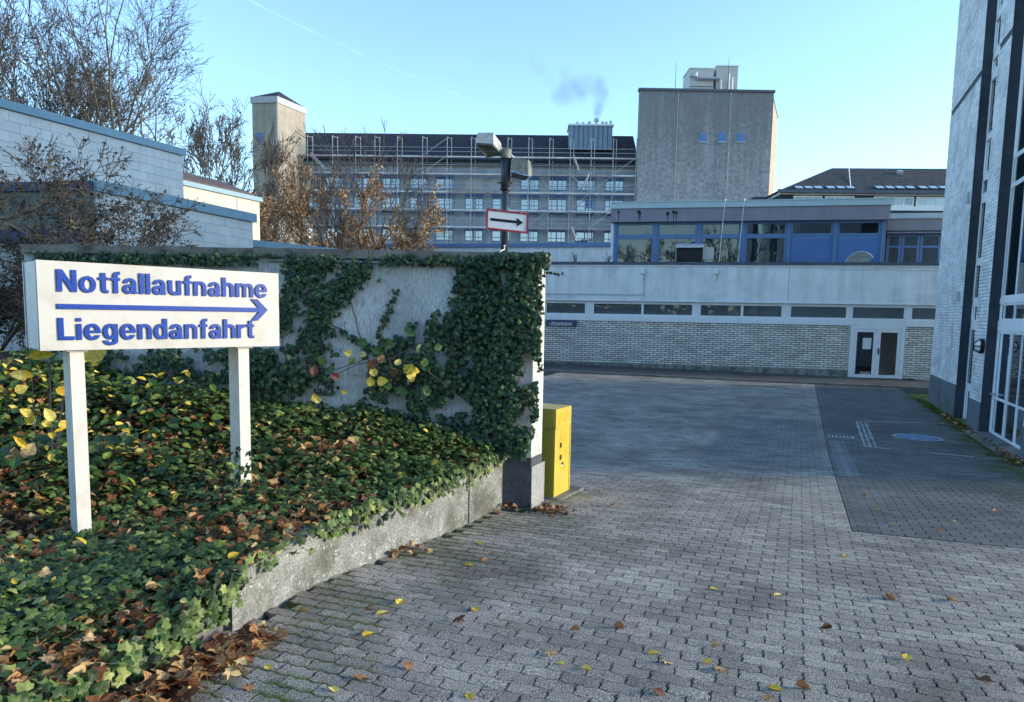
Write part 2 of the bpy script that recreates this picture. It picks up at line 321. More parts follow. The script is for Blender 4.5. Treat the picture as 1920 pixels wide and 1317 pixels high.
# ground sheet to the horizon, a little below everything laid on it
xs = [-3000, -600, -150, -60, -30, -20, -14, -11, -8, -6, -4, -3, -2, -1, 0, 1, 2, 3, 4, 6, 8, 10, 12, 15, 18, 22, 30, 60, 150, 600, 3000]
ys = [-600, -60, -15, -4, 0, 2, 3, 4, 5, 6, 7, 8, 9, 10, 11, 12, 13, 14, 16, 18, 20, 23, 26, 29, 32, 40, 60, 120, 400, 1500, 6000]
mb = MB(); nx = len(xs)
mb.add([(x, y, G(max(-12, min(22, x)), max(-15, min(29, y)))-.06) for y in ys for x in xs],
       [(j*nx+i, j*nx+i+1, (j+1)*nx+i+1, (j+1)*nx+i) for j in range(len(ys)-1) for i in range(nx-1)])
ground = struct('ground', mb, M['jointsoil'])

# ---- retaining wall line and planting bed
RET = [(-1.58, 3.82), (-1.45, 4.35), (-1.27, 4.85), (-.98, 5.35), (-.66, 5.95), (-.40, 6.5), (-.20, 7.0), (-.05, 7.38)]
KERB = [(-2.35, 2.2), (-1.95, 2.75), (-1.80, 3.12), (-1.69, 3.45), (-1.60, 3.78)]
BEDP = [(-1.6, 3.8, -1.60), (-1.5, 4.3, -1.57), (-1.27, 4.85, -1.56), (-.98, 5.35, -1.56), (-.66, 5.95, -1.55), (-.4, 6.5, -1.53), (-.08, 7.2, -1.5), (-1.9, 3.1, -1.72), (-1.75, 3.45, -1.70), (-2.3, 2.3, -1.72), (-2.9, 4.5, -1.68), (-2.5, 4.9, -1.62), (-2.3, 4.3, -1.64),
        (-2.05, 5.4, -1.52), (-2.3, 7.1, -1.12), (-1.6, 7.1, -1.18), (-.9, 7.1, -1.32), (-1.6, 6.3, -1.32), (-3.4, 7.1, -.95), (-4.9, 7.1, -.72), (-6.5, 7.5, -.62), (-3.6, 3.3, -1.70), (-5, 5, -1.35), (-3.6, 5.8, -1.30), (-7, 5, -.9), (-2.6, 3.6, -1.64)]
BP = np.array(BEDP)
def bedz(x, y):
    d = ((BP[:, 0]-x)**2+(BP[:, 1]-y)**2+.02)**-1.7
    return EYE+float((d*BP[:, 2]).sum()/d.sum())
def edge_x(y):      # right edge of the bed at depth y
    P = KERB[:-1]+RET
    for (xa, ya), (xb, yb) in zip(P, P[1:]):
        if ya <= y <= yb: return xa+(xb-xa)*(y-ya)/(yb-ya)
    return P[0][0] if y < P[0][1] else P[-1][0]
mb = MB(); gx = 40; rows = [2.2+i*(7.3-2.2)/34 for i in range(35)]+[8, 9.5, 11]
for y in rows:
    xe = edge_x(min(y, 7.3))-.05
    for i in range(gx+1):
        x = -9+(xe+9)*(i/gx); mb.v.append((x, y, bedz(x, min(y, 7.3))))
for j in range(len(rows)-1):
    for i in range(gx): a = j*(gx+1)+i; mb.f.append((a, a+1, a+gx+2, a+gx+1)); mb.m.append(0)
bed = struct('planting_bed', mb, M['soil'], True)

def strip_wall(P, zt, zb, th):       # wall following points P, top z, bottom function, thickness to the left
    mb = MB(); n = len(P); L_ = []
    for i, (x, y) in enumerate(P):
        a = Vector(P[max(0, i-1)]); b = Vector(P[min(n-1, i+1)]); t = (b-a).normalized(); L_.append((x-t.y*th, y+t.x*th))
    for i in range(n-1):
        (x0, y0), (x1, y1) = P[i], P[i+1]; (a0, b0), (a1, b1) = L_[i], L_[i+1]
        mb.hexa([(x0, y0, zb(x0, y0)), (x1, y1, zb(x1, y1)), (a1, b1, zb(x1, y1)), (a0, b0, zb(x0, y0)), (x0, y0, zt), (x1, y1, zt), (a1, b1, zt), (a0, b0, zt)])
    return mb
def dens(P, k):
    out = []
    for a, b in zip(P, P[1:]):
        for i in range(k): out.append((a[0]+(b[0]-a[0])*i/k, a[1]+(b[1]-a[1])*i/k))
    return out+[P[-1]]
rw = thing('retaining_wall', 'low weathered concrete retaining wall holding the ivy bed beside the pavers', 'wall', (-.9, 5.5, G(-.9, 5.5)))
RW1 = RET[:6]; RW2 = RET[5:]
part('concrete_section', strip_wall(dens(RW1, 3), EYE-1.52, lambda x, y: G(x, y)-.1, .14), M['concrete'], rw)
sec = strip_wall(dens([(RW2[0][0]+.012, RW2[0][1]+.02)]+RW2[1:], 3), EYE-1.515, lambda x, y: G(x, y)-.1, .14)
part('concrete_section', sec, M['concrete'], rw)
ks = thing('bed_kerb', 'low kerb stones half buried in leaves at the near end of the ivy bed', 'kerb', (-1.8, 3.1, G(-1.8, 3.1)))
KD = [(-2.30, 2.3), (-2.02, 2.66), (-1.88, 2.95), (-1.80, 3.15), (-1.70, 3.45), (-1.60, 3.76)]
for i in range(len(KD)-1):
    a = Vector(KD[i]); b = Vector(KD[i+1]); t = (b-a).normalized(); b = b-t*.012
    m_ = strip_wall([tuple(a), tuple(b)], 0, lambda x, y: 0, .10)
    m_.v = [(x, y, (G(x, y)-.12 if k % 8 < 4 else G(x, y)+.085+.01*(i % 2))) for k, (x, y, z) in enumerate(m_.v)]
    part('kerb_stone', m_, M['kerb'], ks)

# ---- paving --------------------------------------------------------
DK0 = onG(1595, 997); DK1 = onG(1538.5, 728)
dk_c = (DK0.dot(EA)+onG(1547, 813).dot(EA))/2        # across-coordinate of the dark paving's edge
dk_b0 = onG(1595, 997).dot(EB)
facR_a = Vector((3.95, 0, 0)).dot(EA)
FB = Frame((0, 32.45, EYE), (1, -.216, 0))            # brick building front
kerbL = onG(1039, 698); kerbR = onG(1740, 732)
KW = -FB.n.dot(FB.o-kerbL)                              # distance of kerb line in front of facade
def region(x, y):
    a = x*EA.x+y*EA.y; b = x*EB.x+y*EB.y
    if x < edge_x(y)+.03 and y < 7.4: return None
    if y >= 7.4 and x < -2.5: return None
    if 7.05 < y < 7.75 and x < .42: return None
    if (Vector((x, y, EYE))-FB.o).dot(FB.n) < KW+.02: return None
    if a > facR_a-.30: return None
    if a > dk_c+.105 and b > dk_b0: return 'dark'
    if b > dk_b0 and a > dk_c-PL/2: return None
    if 11.2 < b < 17.6 and dk_c-2.05 < a <= dk_c: return 'mid'
    return 'light'
PL, PWD = .205, .1025
def wave(x): return .0085*(abs(((x/PWD) % 1)*2-1)*2-1)
def paver_outline():
    g = .0035; k = 9; pts = []
    xs_ = [g+(PL-2*g)*i/(k-1) for i in range(k)]
    lo = [(x, wave(x)+g) for x in xs_]; hi = [(x, wave(x)+PWD-g) for x in xs_]
    lo[0] = (lo[0][0]+.0, lo[0][1]); e1 = [(PL-g+.006, wave(PL)+PWD*.38), (PL-g-.006, wave(PL)+PWD*.62)]; e0 = [(g-.006, wave(0)+PWD*.62), (g+.006, wave(0)+PWD*.38)]
    return lo+e1+hi[::-1]+e0
OUT = paver_outline(); no = len(OUT)
bev = [((x-PL/2)*.965+PL/2, (y-PWD/2)*.93+PWD/2) for x, y in OUT]
TV = [(x-PL/2, y-PWD/2, -.03) for x, y in OUT]+[(x-PL/2, y-PWD/2, -.006) for x, y in OUT]+[(x-PL/2, y-PWD/2, 0) for x, y in bev]
def near_visible(x, y): return y > 2.6 and abs(x/y) < .80
cells = {'light': [], 'dark': [], 'mid': []}
ra = range(int(-9/PL), int(16/PL))
for ib in range(int(2/PWD), int(34/PWD)):
    b = ib*PWD
    off = (ib % 2)*PL/2
    for ia in ra:
        a = ia*PL+off; x = EA.x*a+EB.x*b; y = EA.y*a+EB.y*b
        if not near_visible(x, y): continue
        r = region(x, y)
        if r in ('light', 'mid'): cells[r].append((x, y, a, b))
PLD, PWDD = .20, .10
for ib in range(int(4/PWDD), int(34/PWDD)):
    b = ib*PWDD; off = (ib % 2)*PLD/2
    for ia in range(int(-9/PLD), int(5/PLD)):
        a = ia*PLD+off; x = EA.x*a+EB.x*b; y = EA.y*a+EB.y*b
        if near_visible(x, y) and region(x, y) == 'dark': cells['dark'].append((x, y, a, b))
def mats34(cl, az, jit=.0012, tilt=.005, yaw=.008):
    out = np.zeros((len(cl), 3, 4))
    for i, (x, y, a, b) in enumerate(cl):
        e = .05; sx = (G(x+e, y)-G(x-e, y))/(2*e); sy = (G(x, y+e)-G(x, y-e))/(2*e)
        ca, sa = math.cos(az+random.uniform(-yaw, yaw)), math.sin(az+random.uniform(-yaw, yaw))
        sx += random.gauss(0, tilt); sy += random.gauss(0, tilt)
        settle = .012*math.sin(x*1.3+.7)*math.sin(y*.9)
        out[i] = [[ca, -sa, 0, x], [sa, ca, 0, y], [sx*ca+sy*sa, -sx*sa+sy*ca, 1, G(x, y)+random.uniform(-jit, jit)+settle*0]]
    return out
AZ = math.atan2(EA.y, EA.x)
def m44(m): return Matrix([list(m[0]), list(m[1]), list(m[2]), [0, 0, 0, 1]])
firstd = {}
for q_ in cells['dark']: k_ = round(q_[3]/PWDD); firstd[k_] = min(firstd.get(k_, 99), q_[2])
fild = [(dk_c+.003, a_-PLD/2, k_*PWDD) for k_, a_ in firstd.items() if .02 < a_-PLD/2-dk_c < .4]
lastc = {}
for q_ in cells['light']+cells['mid']:
    if q_[3] > dk_b0: k_ = round(q_[3]/PWD); lastc[k_] = max(lastc.get(k_, -99), q_[2])
fil = []
for k_, a_ in lastc.items():
    if dk_c-(a_+PL/2) < .6: fil.append((a_+PL/2, dk_c-.004, k_*PWD))
for q_ in cells['mid']: pass
# full template: top ngon as quads strip + bevel + side
topf = []; kk = 9
idx_lo = list(range(0, 9)); e1 = [9, 10]; idx_hi = list(range(19, 10, -1)); e0 = [20, 21]
for i in range(8): topf.append((44+idx_lo[i], 44+idx_lo[i+1], 44+idx_hi[i+1], 44+idx_hi[i]))
topf.append((44+8, 44+9, 44+10, 44+11)); topf.append((44+0, 44+19, 44+20, 44+21))
sidef = [(a0, (a0+1) % no, no+(a0+1) % no, no+a0) for a0 in range(no)]; bevf = [(no+a0, no+(a0+1) % no, 2*no+(a0+1) % no, 2*no+a0) for a0 in range(no)]
TF_full = np.array(topf+sidef+bevf)
TF_far = np.array(topf+bevf)
# the nearest 300 are parts of the ground, the rest of one kind are one mesh
allc = sorted(cells['light'], key=lambda q: q[0]**2+q[1]**2)
near, rest = allc[:300], allc[300:]
pm = bpy.data.meshes.new('paver'); pm.from_pydata(TV, [], [tuple(f) for f in TF_full]); pm.materials.append(M['paver'])
for mm in mats34(near, AZ):
    o = bpy.data.objects.new('paver', pm); col.objects.link(o); o.parent = ground; o.matrix_local = m44(mm)
r1 = [q for q in rest if q[1] < 9]; r2 = [q for q in rest if q[1] >= 9]
V1, F1 = inst(TV, TF_full, mats34(r1, AZ)); V2, F2 = inst(TV, TF_far, mats34(r2, AZ))
bulk('pavers', np.vstack([V1, V2]), np.vstack([F1, F2+len(V1)]), M['paver'], parent=ground)
V1, F1 = inst(TV, TF_far, mats34(cells['mid'], AZ)); M['paver_mid'] = mat('paver_greyer', (.205, .19, .17), .75, .2, 1.1, island=.2, dirt=(.07, .075, .08), dirtamt=.6, grain=.5, grainscale=130)
bulk('pavers', V1, F1, M['paver_mid'], parent=ground)
bx = .0970; by = .047
RV = [(sx*bx, sy*by, z) for z in (-.03, -.004) for sx, sy in ((-1, -1), (1, -1), (1, 1), (-1, 1))]+[(sx*(bx-.003), sy*(by-.003), 0) for sx, sy in ((-1, -1), (1, -1), (1, 1), (-1, 1))]
RF = np.array([(8, 9, 10, 11)]+[(4+i, 4+(i+1) % 4, 8+(i+1) % 4, 8+i) for i in range(4)]+[(i, (i+1) % 4, 4+(i+1) % 4, 4+i) for i in range(4)])
AZB = math.atan2(EA.y, EA.x)
dc = sorted(cells['dark'], key=lambda q: q[0]**2+q[1]**2)
bm_ = bpy.data.meshes.new('dark_paver'); bm_.from_pydata(RV, [], [tuple(f) for f in RF]); bm_.materials.append(M['paver_dark'])
# drain channel cells are paler
da = onG(1590, 893).dot(EA); db0 = onG(1590, 893).dot(EB); db1 = onG(1572, 826).dot(EB)
dr = [q for q in dc if abs(q[2]-da) < .13 and db0 < q[3] < db1]; drs = set((q[2], q[3]) for q in dr)
dc = [q for q in dc if (q[2], q[3]) not in drs]
for mm in mats34(dc[:300], AZB):
    o = bpy.data.objects.new('dark_paver', bm_); col.objects.link(o); o.parent = ground; o.matrix_local = m44(mm)
V1, F1 = inst(RV, RF, mats34(dc[300:], AZB)); bulk('dark_pavers', V1, F1, M['paver_dark'], parent=ground)
lm = bm_.copy(); lm.name = 'channel_paver'; lm.materials.clear(); lm.materials.append(M['paver_light'])
for mm in mats34(dr, AZB):
    o = bpy.data.objects.new('channel_paver', lm); col.objects.link(o); o.parent = ground; o.matrix_local = m44(mm)
print('pavers', {k: len(v) for k, v in cells.items()}, 'drain', len(dr))

for fil_, PWD_, m_f in ((fil, PWD, M['paver']), (fild, PWDD, M['paver_dark'])):
  Vf = []; Ff = []
  for i, (a0, a1, b) in enumerate(fil_):
    if a1-a0 < .02: continue
    P_ = [EA*aa+EB*bb for aa, bb in ((a0+.003, b-PWD_/2+.003), (a1, b-PWD_/2+.003), (a1, b+PWD_/2-.003), (a0+.003, b+PWD_/2-.003))]
    n_ = len(Vf); Vf += [(p.x, p.y, G(p.x, p.y)-.03) for p in P_]+[(p.x, p.y, G(p.x, p.y)-.001) for p in P_]; Ff += [[n_+4, n_+5, n_+6, n_+7]]+[[n_+k, n_+(k+1) % 4, n_+4+(k+1) % 4, n_+4+k] for k in range(4)]
  if Ff: bulk('cut_pavers', Vf, np.array(Ff), m_f, parent=ground)
# moss: low cushions grown in the joints, beside the retaining wall and along the tall building
def tuft_cloud(name, pts, m, s0, s1, parent=None):
    tv = []; tf = []
    for k in range(5):
        an = k*1.26; tv += [(math.cos(an)*.15, math.sin(an)*.15, 0), (math.cos(an+.8)*.15, math.sin(an+.8)*.15, 0), (math.cos(an+.4)*.9, math.sin(an+.4)*.9, .55)]; tf.append((3*k, 3*k+1, 3*k+2))
    A = np.zeros((len(pts), 3, 4))
    for i, (x, y, z) in enumerate(pts):
        t = random.random()*6.28; s = random.uniform(s0, s1); A[i] = [[math.cos(t)*s, -math.sin(t)*s, 0, x], [math.sin(t)*s, math.cos(t)*s, 0, y], [0, 0, s, z]]
    V, Fc = inst(tv, np.array(tf), A); o = bulk(name, V, Fc, m); tag(o, kind='stuff'); return o
mosspts = []
from mathutils import noise as mnoise
def wjoint(x, y):    # snap a point to the nearest long joint of the wave pavers
    a = x*EA.x+y*EA.y; b = x*EB.x+y*EB.y; ib = round((b-PWD/2)/PWD)
    b2 = ib*PWD+PWD/2+wave(a-(ib % 2)*PL/2+PL/2)
    return EA.x*a+EB.x*b2, EA.y*a+EB.y*b2
for _ in range(110000):
    y = 3+random.random()**1.3*5.5; dx = abs(random.gauss(0, .75)); x = edge_x(min(y, 7.3))+.05+dx
    if y > 7.2: x = .45+dx*.8
    n = mnoise.noise(Vector((x*1.6, y*1.6, 3)))+.5*mnoise.noise(Vector((x*6, y*6, 9)))
    if n < -.14+.22*dx: continue
    if random.random() < .5: x, y = wjoint(x, y)
    x += random.gauss(0, .014); y += random.gauss(0, .013)
    mosspts.append((x, y, G(x, y)-.004))
ms = tuft_cloud('moss', mosspts[:46000], M['moss'], .007, .018)
tag(ms, 'green moss growing in the joints of the pavers beside the retaining wall', 'moss')
ms2 = []
for _ in range(26000):
    b = random.uniform(9.5, 25); wdt = .35+.5*max(0, (20-b)/10)+.15*math.sin(b*2.1); a = facR_a-.05-abs(random.gauss(0, wdt*.5)); x = EA.x*a+EB.x*b; y = EA.y*a+EB.y*b
    if mnoise.noise(Vector((x*2, y*2, 5))) < -.15: continue
    ms2.append((x, y, G(x, y)-.006))
tag(tuft_cloud('moss_strip', ms2, M['moss'], .02, .05), 'green moss strip along the foot of the tall brick building', 'moss')
mb = MB()
for i in range(24):
    b0 = 9+i*.75; b1 = b0+.75; q = [EA*(facR_a-.31)+EB*b0, EA*(facR_a+.4)+EB*b0, EA*(facR_a+.4)+EB*b1, EA*(facR_a-.31)+EB*b1]
    mb.add([(p.x, p.y, G(p.x, p.y)-.022) for p in q], [(0, 1, 2, 3)])
struct('verge', mb, M['moss'])

# pavement in front of the brick building, with its kerb
sw = MB(); kb = MB()
def gb(u, w, dz=0):
    p = FB.p(u, w, 0); return Vector((p.x, p.y, G(p.x, p.y)+dz))
for i in range(24):
    u0 = -6+i*1.2; u1 = u0+1.2
    sw.hexa([gb(u0, 0, -.1), gb(u1, 0, -.1), gb(u1, KW-.14, -.1), gb(u0, KW-.14, -.1), gb(u0, 0, .075), gb(u1, 0, .075), gb(u1, KW-.14, .055), gb(u0, KW-.14, .055)])
pvt = struct('pavement', sw, M['asphalt'])
for i in range(24):
    u0 = -6+i*1.2; u1 = u0+1.188
    k_ = MB().hexa([gb(u0, KW-.138, -.1), gb(u1, KW-.138, -.1), gb(u1, KW, -.1), gb(u0, KW, -.1), gb(u0, KW-.138, .07), gb(u1, KW-.138, .07), gb(u1, KW-.01, .065), gb(u0, KW-.01, .065)])
    part('kerb_stone', k_, M['kerb'], pvt)

# painted markings on the dark paving
def gstrip(mb, p0, p1, w_, dz=.006, gap=0):
    p0 = Vector(p0); p1 = Vector(p1); t = (p1-p0); L_ = t.length; t.normalize(); s = Vector((-t.y, t.x, 0))*w_/2; n = max(1, int(L_/.20))
    for i in range(n):
        a = p0+t*(L_*i/n); b = p0+t*(L_*(i+1)/n-.012)
        j = 1-random.random()*gap; q = [a-s*j, b-s*j, b+s*j, a+s*j]
        mb.add([(p.x, p.y, G(p.x, p.y)+dz) for p in q], [(0, 1, 2, 3)])
la, lb, lc, ld = onG(1606, 790), onG(1772, 795), onG(1622, 838), onG(1884, 862)
mb = MB(); gstrip(mb, la, lb, .09, gap=.7); tag(single('parking_line', mb, M['paint'], 'worn white painted line at the far side of the marked bay', 'road marking'), kind='structure')
mb = MB(); gstrip(mb, lc, ld, .10, gap=.7); tag(single('parking_line', mb, M['paint'], 'worn white painted line at the near side of the marked bay', 'road marking'), kind='structure')
mb = MB()
for k in range(3): gstrip(mb, la+EA*(.09*k), lc+EA*(.09*k), .075, gap=.7)
tag(single('parking_line', mb, M['paint'], 'broad worn white end line joining the two bay lines', 'road marking'), kind='structure')
dc0 = onG(1720, 821); dm = thing('painted_disc', 'round worn blue painted symbol with white rim on the dark pavers', 'road marking', (dc0.x, dc0.y, G(dc0.x, dc0.y)))
def gdisc(r0, r1, dz, k=40):
    m_ = MB(); n = 0
    for i in range(k):
        a0 = 2*math.pi*i/k; a1 = 2*math.pi*(i+1)/k
        q = [(dc0.x+r*math.cos(a), dc0.y+r*math.sin(a)) for r, a in ((r0, a0), (r1, a0), (r1, a1), (r0, a1))]
        m_.add([(x, y, G(x, y)+dz) for x, y in q], [(0, 1, 2, 3)] if r0 > 0 else [(0, 1, 2)])
    return m_
part('blue_field', gdisc(0.001, .40, .007), M['bluepaint'], dm); part('white_rim', gdisc(.40, .46, .007), M['paint'], dm)
for k in range(5):
    sy = MB()
    an = k*1.2566+.3; c = Vector((dc0.x+.2*math.cos(an), dc0.y+.2*math.sin(an), 0)); gstrip(sy, c-Vector((.07, .02, 0)), c+Vector((.07, .03, 0)), .05, dz=.011, gap=.6); part('white_symbol', sy, M['paint'], dm, kind='stuff')

dg = onG(1577, 820); mb = MB()
mb.fb(Frame((dg.x, dg.y, G(dg.x, dg.y)), EA), -.24, .24, -.10, .10, -.02, .012)
gr = thing('drain_grate', 'small pale metal drain grate at the end of the paved channel', 'drain', (dg.x, dg.y, G(dg.x, dg.y)))
part('grate_frame', mb, M['galv'], gr)
for k in range(6): part('grate_slot', MB().fb(Frame((dg.x, dg.y, G(dg.x, dg.y)), EA), -.21+k*.07, -.17+k*.07, -.08, .08, .0125, .016), M['black'], gr)
#SECTION3
# ================================================================== BRICK BUILDING (far side of the court)
def win(F, name, u0, u1, v0, v1, parent, fm, gm, fw=.05, depth=.06, w=0., mull=(), trans=(), label=None, inset=.03, pname='pane'):
    """frame with members, panes as sub-parts, standing w out of plane F"""
    mb = MB(); e = .002
    mb.fb(F, u0, u1, w-depth, w, v0, v0+fw); mb.fb(F, u0, u1, w-depth, w, v1-fw, v1)
    mb.fb(F, u0, u0+fw, w-depth, w, v0+fw, v1-fw); mb.fb(F, u1-fw, u1, w-depth, w, v0+fw, v1-fw)
    us = [u0+fw]+[x for m in mull for x in (m-fw*.45, m+fw*.45)]+[u1-fw]
    for m_ in mull: mb.fb(F, m_-fw*.45, m_+fw*.45, w-depth, w-e, v0+fw, v1-fw)
    vs = [v0+fw]+[x for t in trans for x in (t-fw*.45, t+fw*.45)]+[v1-fw]
    for a, b in zip(us[::2], us[1::2]):
        for t in trans: mb.fb(F, a, b, w-depth, w-2*e, t-fw*.45, t+fw*.45)
    o = part(name, mb, fm, parent, label)
    for a, b in zip(us[::2], us[1::2]):
        for c, d in zip(vs[::2], vs[1::2]):
            g = MB(); g.add([F.p(a, w-inset, c), F.p(b, w-inset, c), F.p(b, w-inset, d), F.p(a, w-inset, d)], [(0, 1, 2, 3)]); part(pname, g, gm, o)
    return o
bb = thing('brick_building', 'low white glazed brick building with ribbon windows under a pale concrete fascia', 'building', tuple(FB.p(8, 0, -2.4)))
U = lambda px, py, w=0: FB.U(px, py, w); V = lambda px, py, w=0: FB.V(px, py, w)
uL = U(985, 600); uR = 22.0
vTop = V(1390, 501); vFas0 = V(1390, 566); vSill1 = V(1390, 598); vSill0 = V(1390, 607); vBase = -2.7
vW1 = V(1156, 562); vW0 = V(1156, 592)
print('brick bldg heights', vTop, vFas0, vW1, vW0, vSill1, vSill0, 'u', uL)
core = MB()
dU0, dU1 = U(1592, 660), U(1695, 660)
core.fb(FB, uL, dU0, -.3, -.03, vBase, vSill0); core.fb(FB, dU1, uR, -.3, -.03, vBase, vSill0)
part('brick_backing', core, M['brickmortar'], bb)
part('fascia', MB().fb(FB, uL, U(1478, 530)-.008, -.25, .12, vFas0, vTop), M['fascia'], bb)
part('fascia', MB().fb(FB, U(1478, 530)+.008, uR, -.25, .12, vFas0, vTop), M['fascia'], bb)
part('drip_edge', MB().fb(FB, uL, uR, -.1, .15, vFas0-.05, vFas0-.002), M['whiteframe'], bb)
part('fascia_trim', MB().fb(FB, uL, uR, -.1, .16, vTop+.003, vTop+.07), M['whiteframe'], bb)
part('roof_coping', MB().fb(FB, uL, uR, -.4, .20, vTop+.073, V(1390, 493)+.02), M['darkcoping'], bb)
vRoof = V(1390, 493)-.05
part('roof', MB().fb(FB, uL, uR, -14, -.4, vRoof-.2, vRoof), M['slate'], bb)
part('sill', MB().fb(FB, uL, dU0-.003, -.2, .06, vSill0, vSill1), M['whiteframe'], bb)
part('sill', MB().fb(FB, dU1+.003, uR, -.2, .06, vSill0, vSill1), M['whiteframe'], bb)
# thin conduit on the fascia and its two floodlight brackets
part('conduit', MB().fb(FB, uL, U(1209, 552), .121, .15, vFas0+.22, vFas0+.27), M['palecoping'], bb)
part('conduit', MB().fb(FB, U(1208, 520), U(1209.5, 520), .121, .15, vFas0+.28, vTop-.1), M['palecoping'], bb)
for px in (1205, 1341): 
    u = U(px, 507); m_ = MB().fb(FB, u-.10, u+.10, .122, .30, vTop-.32, vTop-.12); m_.fb(FB, u-.04, u+.04, .122, .2, vTop-.6, vTop-.33); part('bracket', m_, M['whiteframe'], bb)
cab = MB(); cab.tube([FB.p(U(1530+i*22, 510), .165, vTop-.03-.05*math.sin(i/11*3.14*2)**2-.004*i) for i in range(11)], .012, 5); part('loose_cable', cab, M['whiteframe'], bb)
# ribbon windows
spans = [(1020, 1101), (1109, 1302), (1309, 1470), (1478, 1592), (1594, 1701), (1705, 1800)]
mulls = {1: [1204.5], 2: [1391.5]}
for i, (a, b) in enumerate(spans):
    ua, ub = U(a, 585), U(b, 592); v0 = vSill1+.004; v1 = vFas0-.06
    win(FB, 'window', ua, ub, v0, v1, bb, M['whiteframe'], M['glassribbon'], fw=.11, depth=.12, w=.0, mull=[U(m_, 585) for m_ in mulls.get(i, [])], inset=.07)
posts = MB()
for a, b in zip(spans, spans[1:]): 
    posts = MB().fb(FB, U(a[1], 590)+.003, U(b[0], 590)-.003, -.14, .02, vSill1+.004, vFas0-.055); part('window_post', posts, M['whiteframe'], bb)
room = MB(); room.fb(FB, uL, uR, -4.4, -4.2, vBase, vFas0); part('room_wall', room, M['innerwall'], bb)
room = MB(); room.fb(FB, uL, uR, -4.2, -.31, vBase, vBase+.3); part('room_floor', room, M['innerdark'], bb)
room = MB(); room.fb(FB, uL, uR, -4.2, -.26, vFas0+.01, vFas0+.12); part('room_ceiling', room, M['innerwall'], bb)
part('end_wall', MB().fb(FB, uL-.3, uL-.003, -14, .12, vBase, vTop), M['fascia'], bb)
def inner(name, px0, px1, v0, v1, m, w0=-.7, w1=-.6): part(name, MB().fb(FB, U(px0, 590), U(px1, 590), w0, w1, v0, v1), m, bb)
inner('window_ledge', 1020, 1300, vSill1-.02, vSill1+.24, M['whiteframe'], -.8, -.4)
inner('curtain', 1045, 1097, vSill1, vFas0, M['blind'], -1.2, -1.15); inner('curtain', 1245, 1262, vSill1, vFas0, M['blind'], -1.2, -1.15)
inner('cabinet', 1366, 1388, vSill1, vFas0-.1, M['blind'], -.9, -.6); inner('cabinet', 1314, 1332, vSill1, vSill1+.35, M['paper'], -.9, -.6)
inner('cabinet', 1441, 1456, vSill1, vSill1+.32, M['paper'], -.6, -.5); inner('curtain', 1655, 1692, vSill1, vFas0, M['blind'], -1.5, -1.45); inner('curtain', 1709, 1728, vSill1, vFas0, M['blind'], -1.3, -1.25)
# glazed bricks: real pieces; nearest 300 are parts, others one mesh
BL, BH = .34, .0935
slots = []
r = 0; v = vSill0-BH
nrow = int((vSill0-(-2.42))/BH)+1
for r in range(nrow):
    v = vSill0-.012-(r+1)*BH; off = (r % 2)*BL/2
    for seg0, seg1 in ((uL, dU0), (dU1, uR-2.5)):
        u = math.floor(seg0/BL)*BL-off
        while u < seg1:
            a = max(u, seg0)+.013; b = min(u+BL, seg1)-.013; u += BL
            if b-a < .05: continue
            p = FB.p((a+b)/2, 0, v)
            if p.z+BH < G(p.x, p.y)+.11: continue
            slots.append((a, b, v+.010, v+BH-.015, r, p.x))
slots.sort(key=lambda s: -s[5])
bmesh_cache = {}
def brick_piece(F, s, m, parent, name='brick', dep=.035):
    a, b, v0, v1 = s[:4]; key = (round(b-a, 3), round(v1-v0, 3), m.name)
    if key not in bmesh_cache:
        mb = MB(); L_, H_ = (b-a)/2, (v1-v0)/2
        mb.hexa([(-L_, dep, -H_), (L_, dep, -H_), (L_, 0, -H_), (-L_, 0, -H_), (-L_, dep, H_), (L_, dep, H_), (L_, 0, H_), (-L_, 0, H_)])
        bmesh_cache[key] = mesh_of(mb, name, m)
    return place(bmesh_cache[key], name, parent, F.p((a+b)/2, random.uniform(-.034, -.029), (v0+v1)/2), (0, 0, 0))
def face_bricks(F, slots, m, parent, nparts, name='brick', dep=.035):
    for s in slots[:nparts]:
        o = brick_piece(F, s, m, parent, name, dep)
        # local x along u, local y out of the face
        o.matrix_basis = Matrix.Translation(o.location) @ Matrix(((F.u.x, F.n.x, 0), (F.u.y, F.n.y, 0), (0, 0, 1))).to_4x4()
    rest = slots[nparts:]
    if rest:
        Vs = []; Fs = []; q = np.array([(0, 1, 5, 4), (4, 5, 6, 7), (3, 2, 1, 0), (1, 2, 6, 5), (4, 7, 3, 0)])
        for i, s in enumerate(rest):
            a, b, v0, v1 = s[:4]; w1 = random.uniform(dep-.034, dep-.028); w0 = -.03
            Vs += [F.p(a, w1, v0), F.p(b, w1, v0), F.p(b, w0, v0), F.p(a, w0, v0), F.p(a, w1, v1), F.p(b, w1, v1), F.p(b, w0, v1), F.p(a, w0, v1)]
            Fs.append(q+8*i)
        bulk(name+'s', np.array([tuple(v) for v in Vs]), np.vstack(Fs), m, parent=parent)
face_bricks(FB, slots, M['glazed'], bb, 300)
part('base_course', MB().fb(FB, uL, dU0-.01, -.02, .03, vBase, -2.12), M['concrete'], bb)
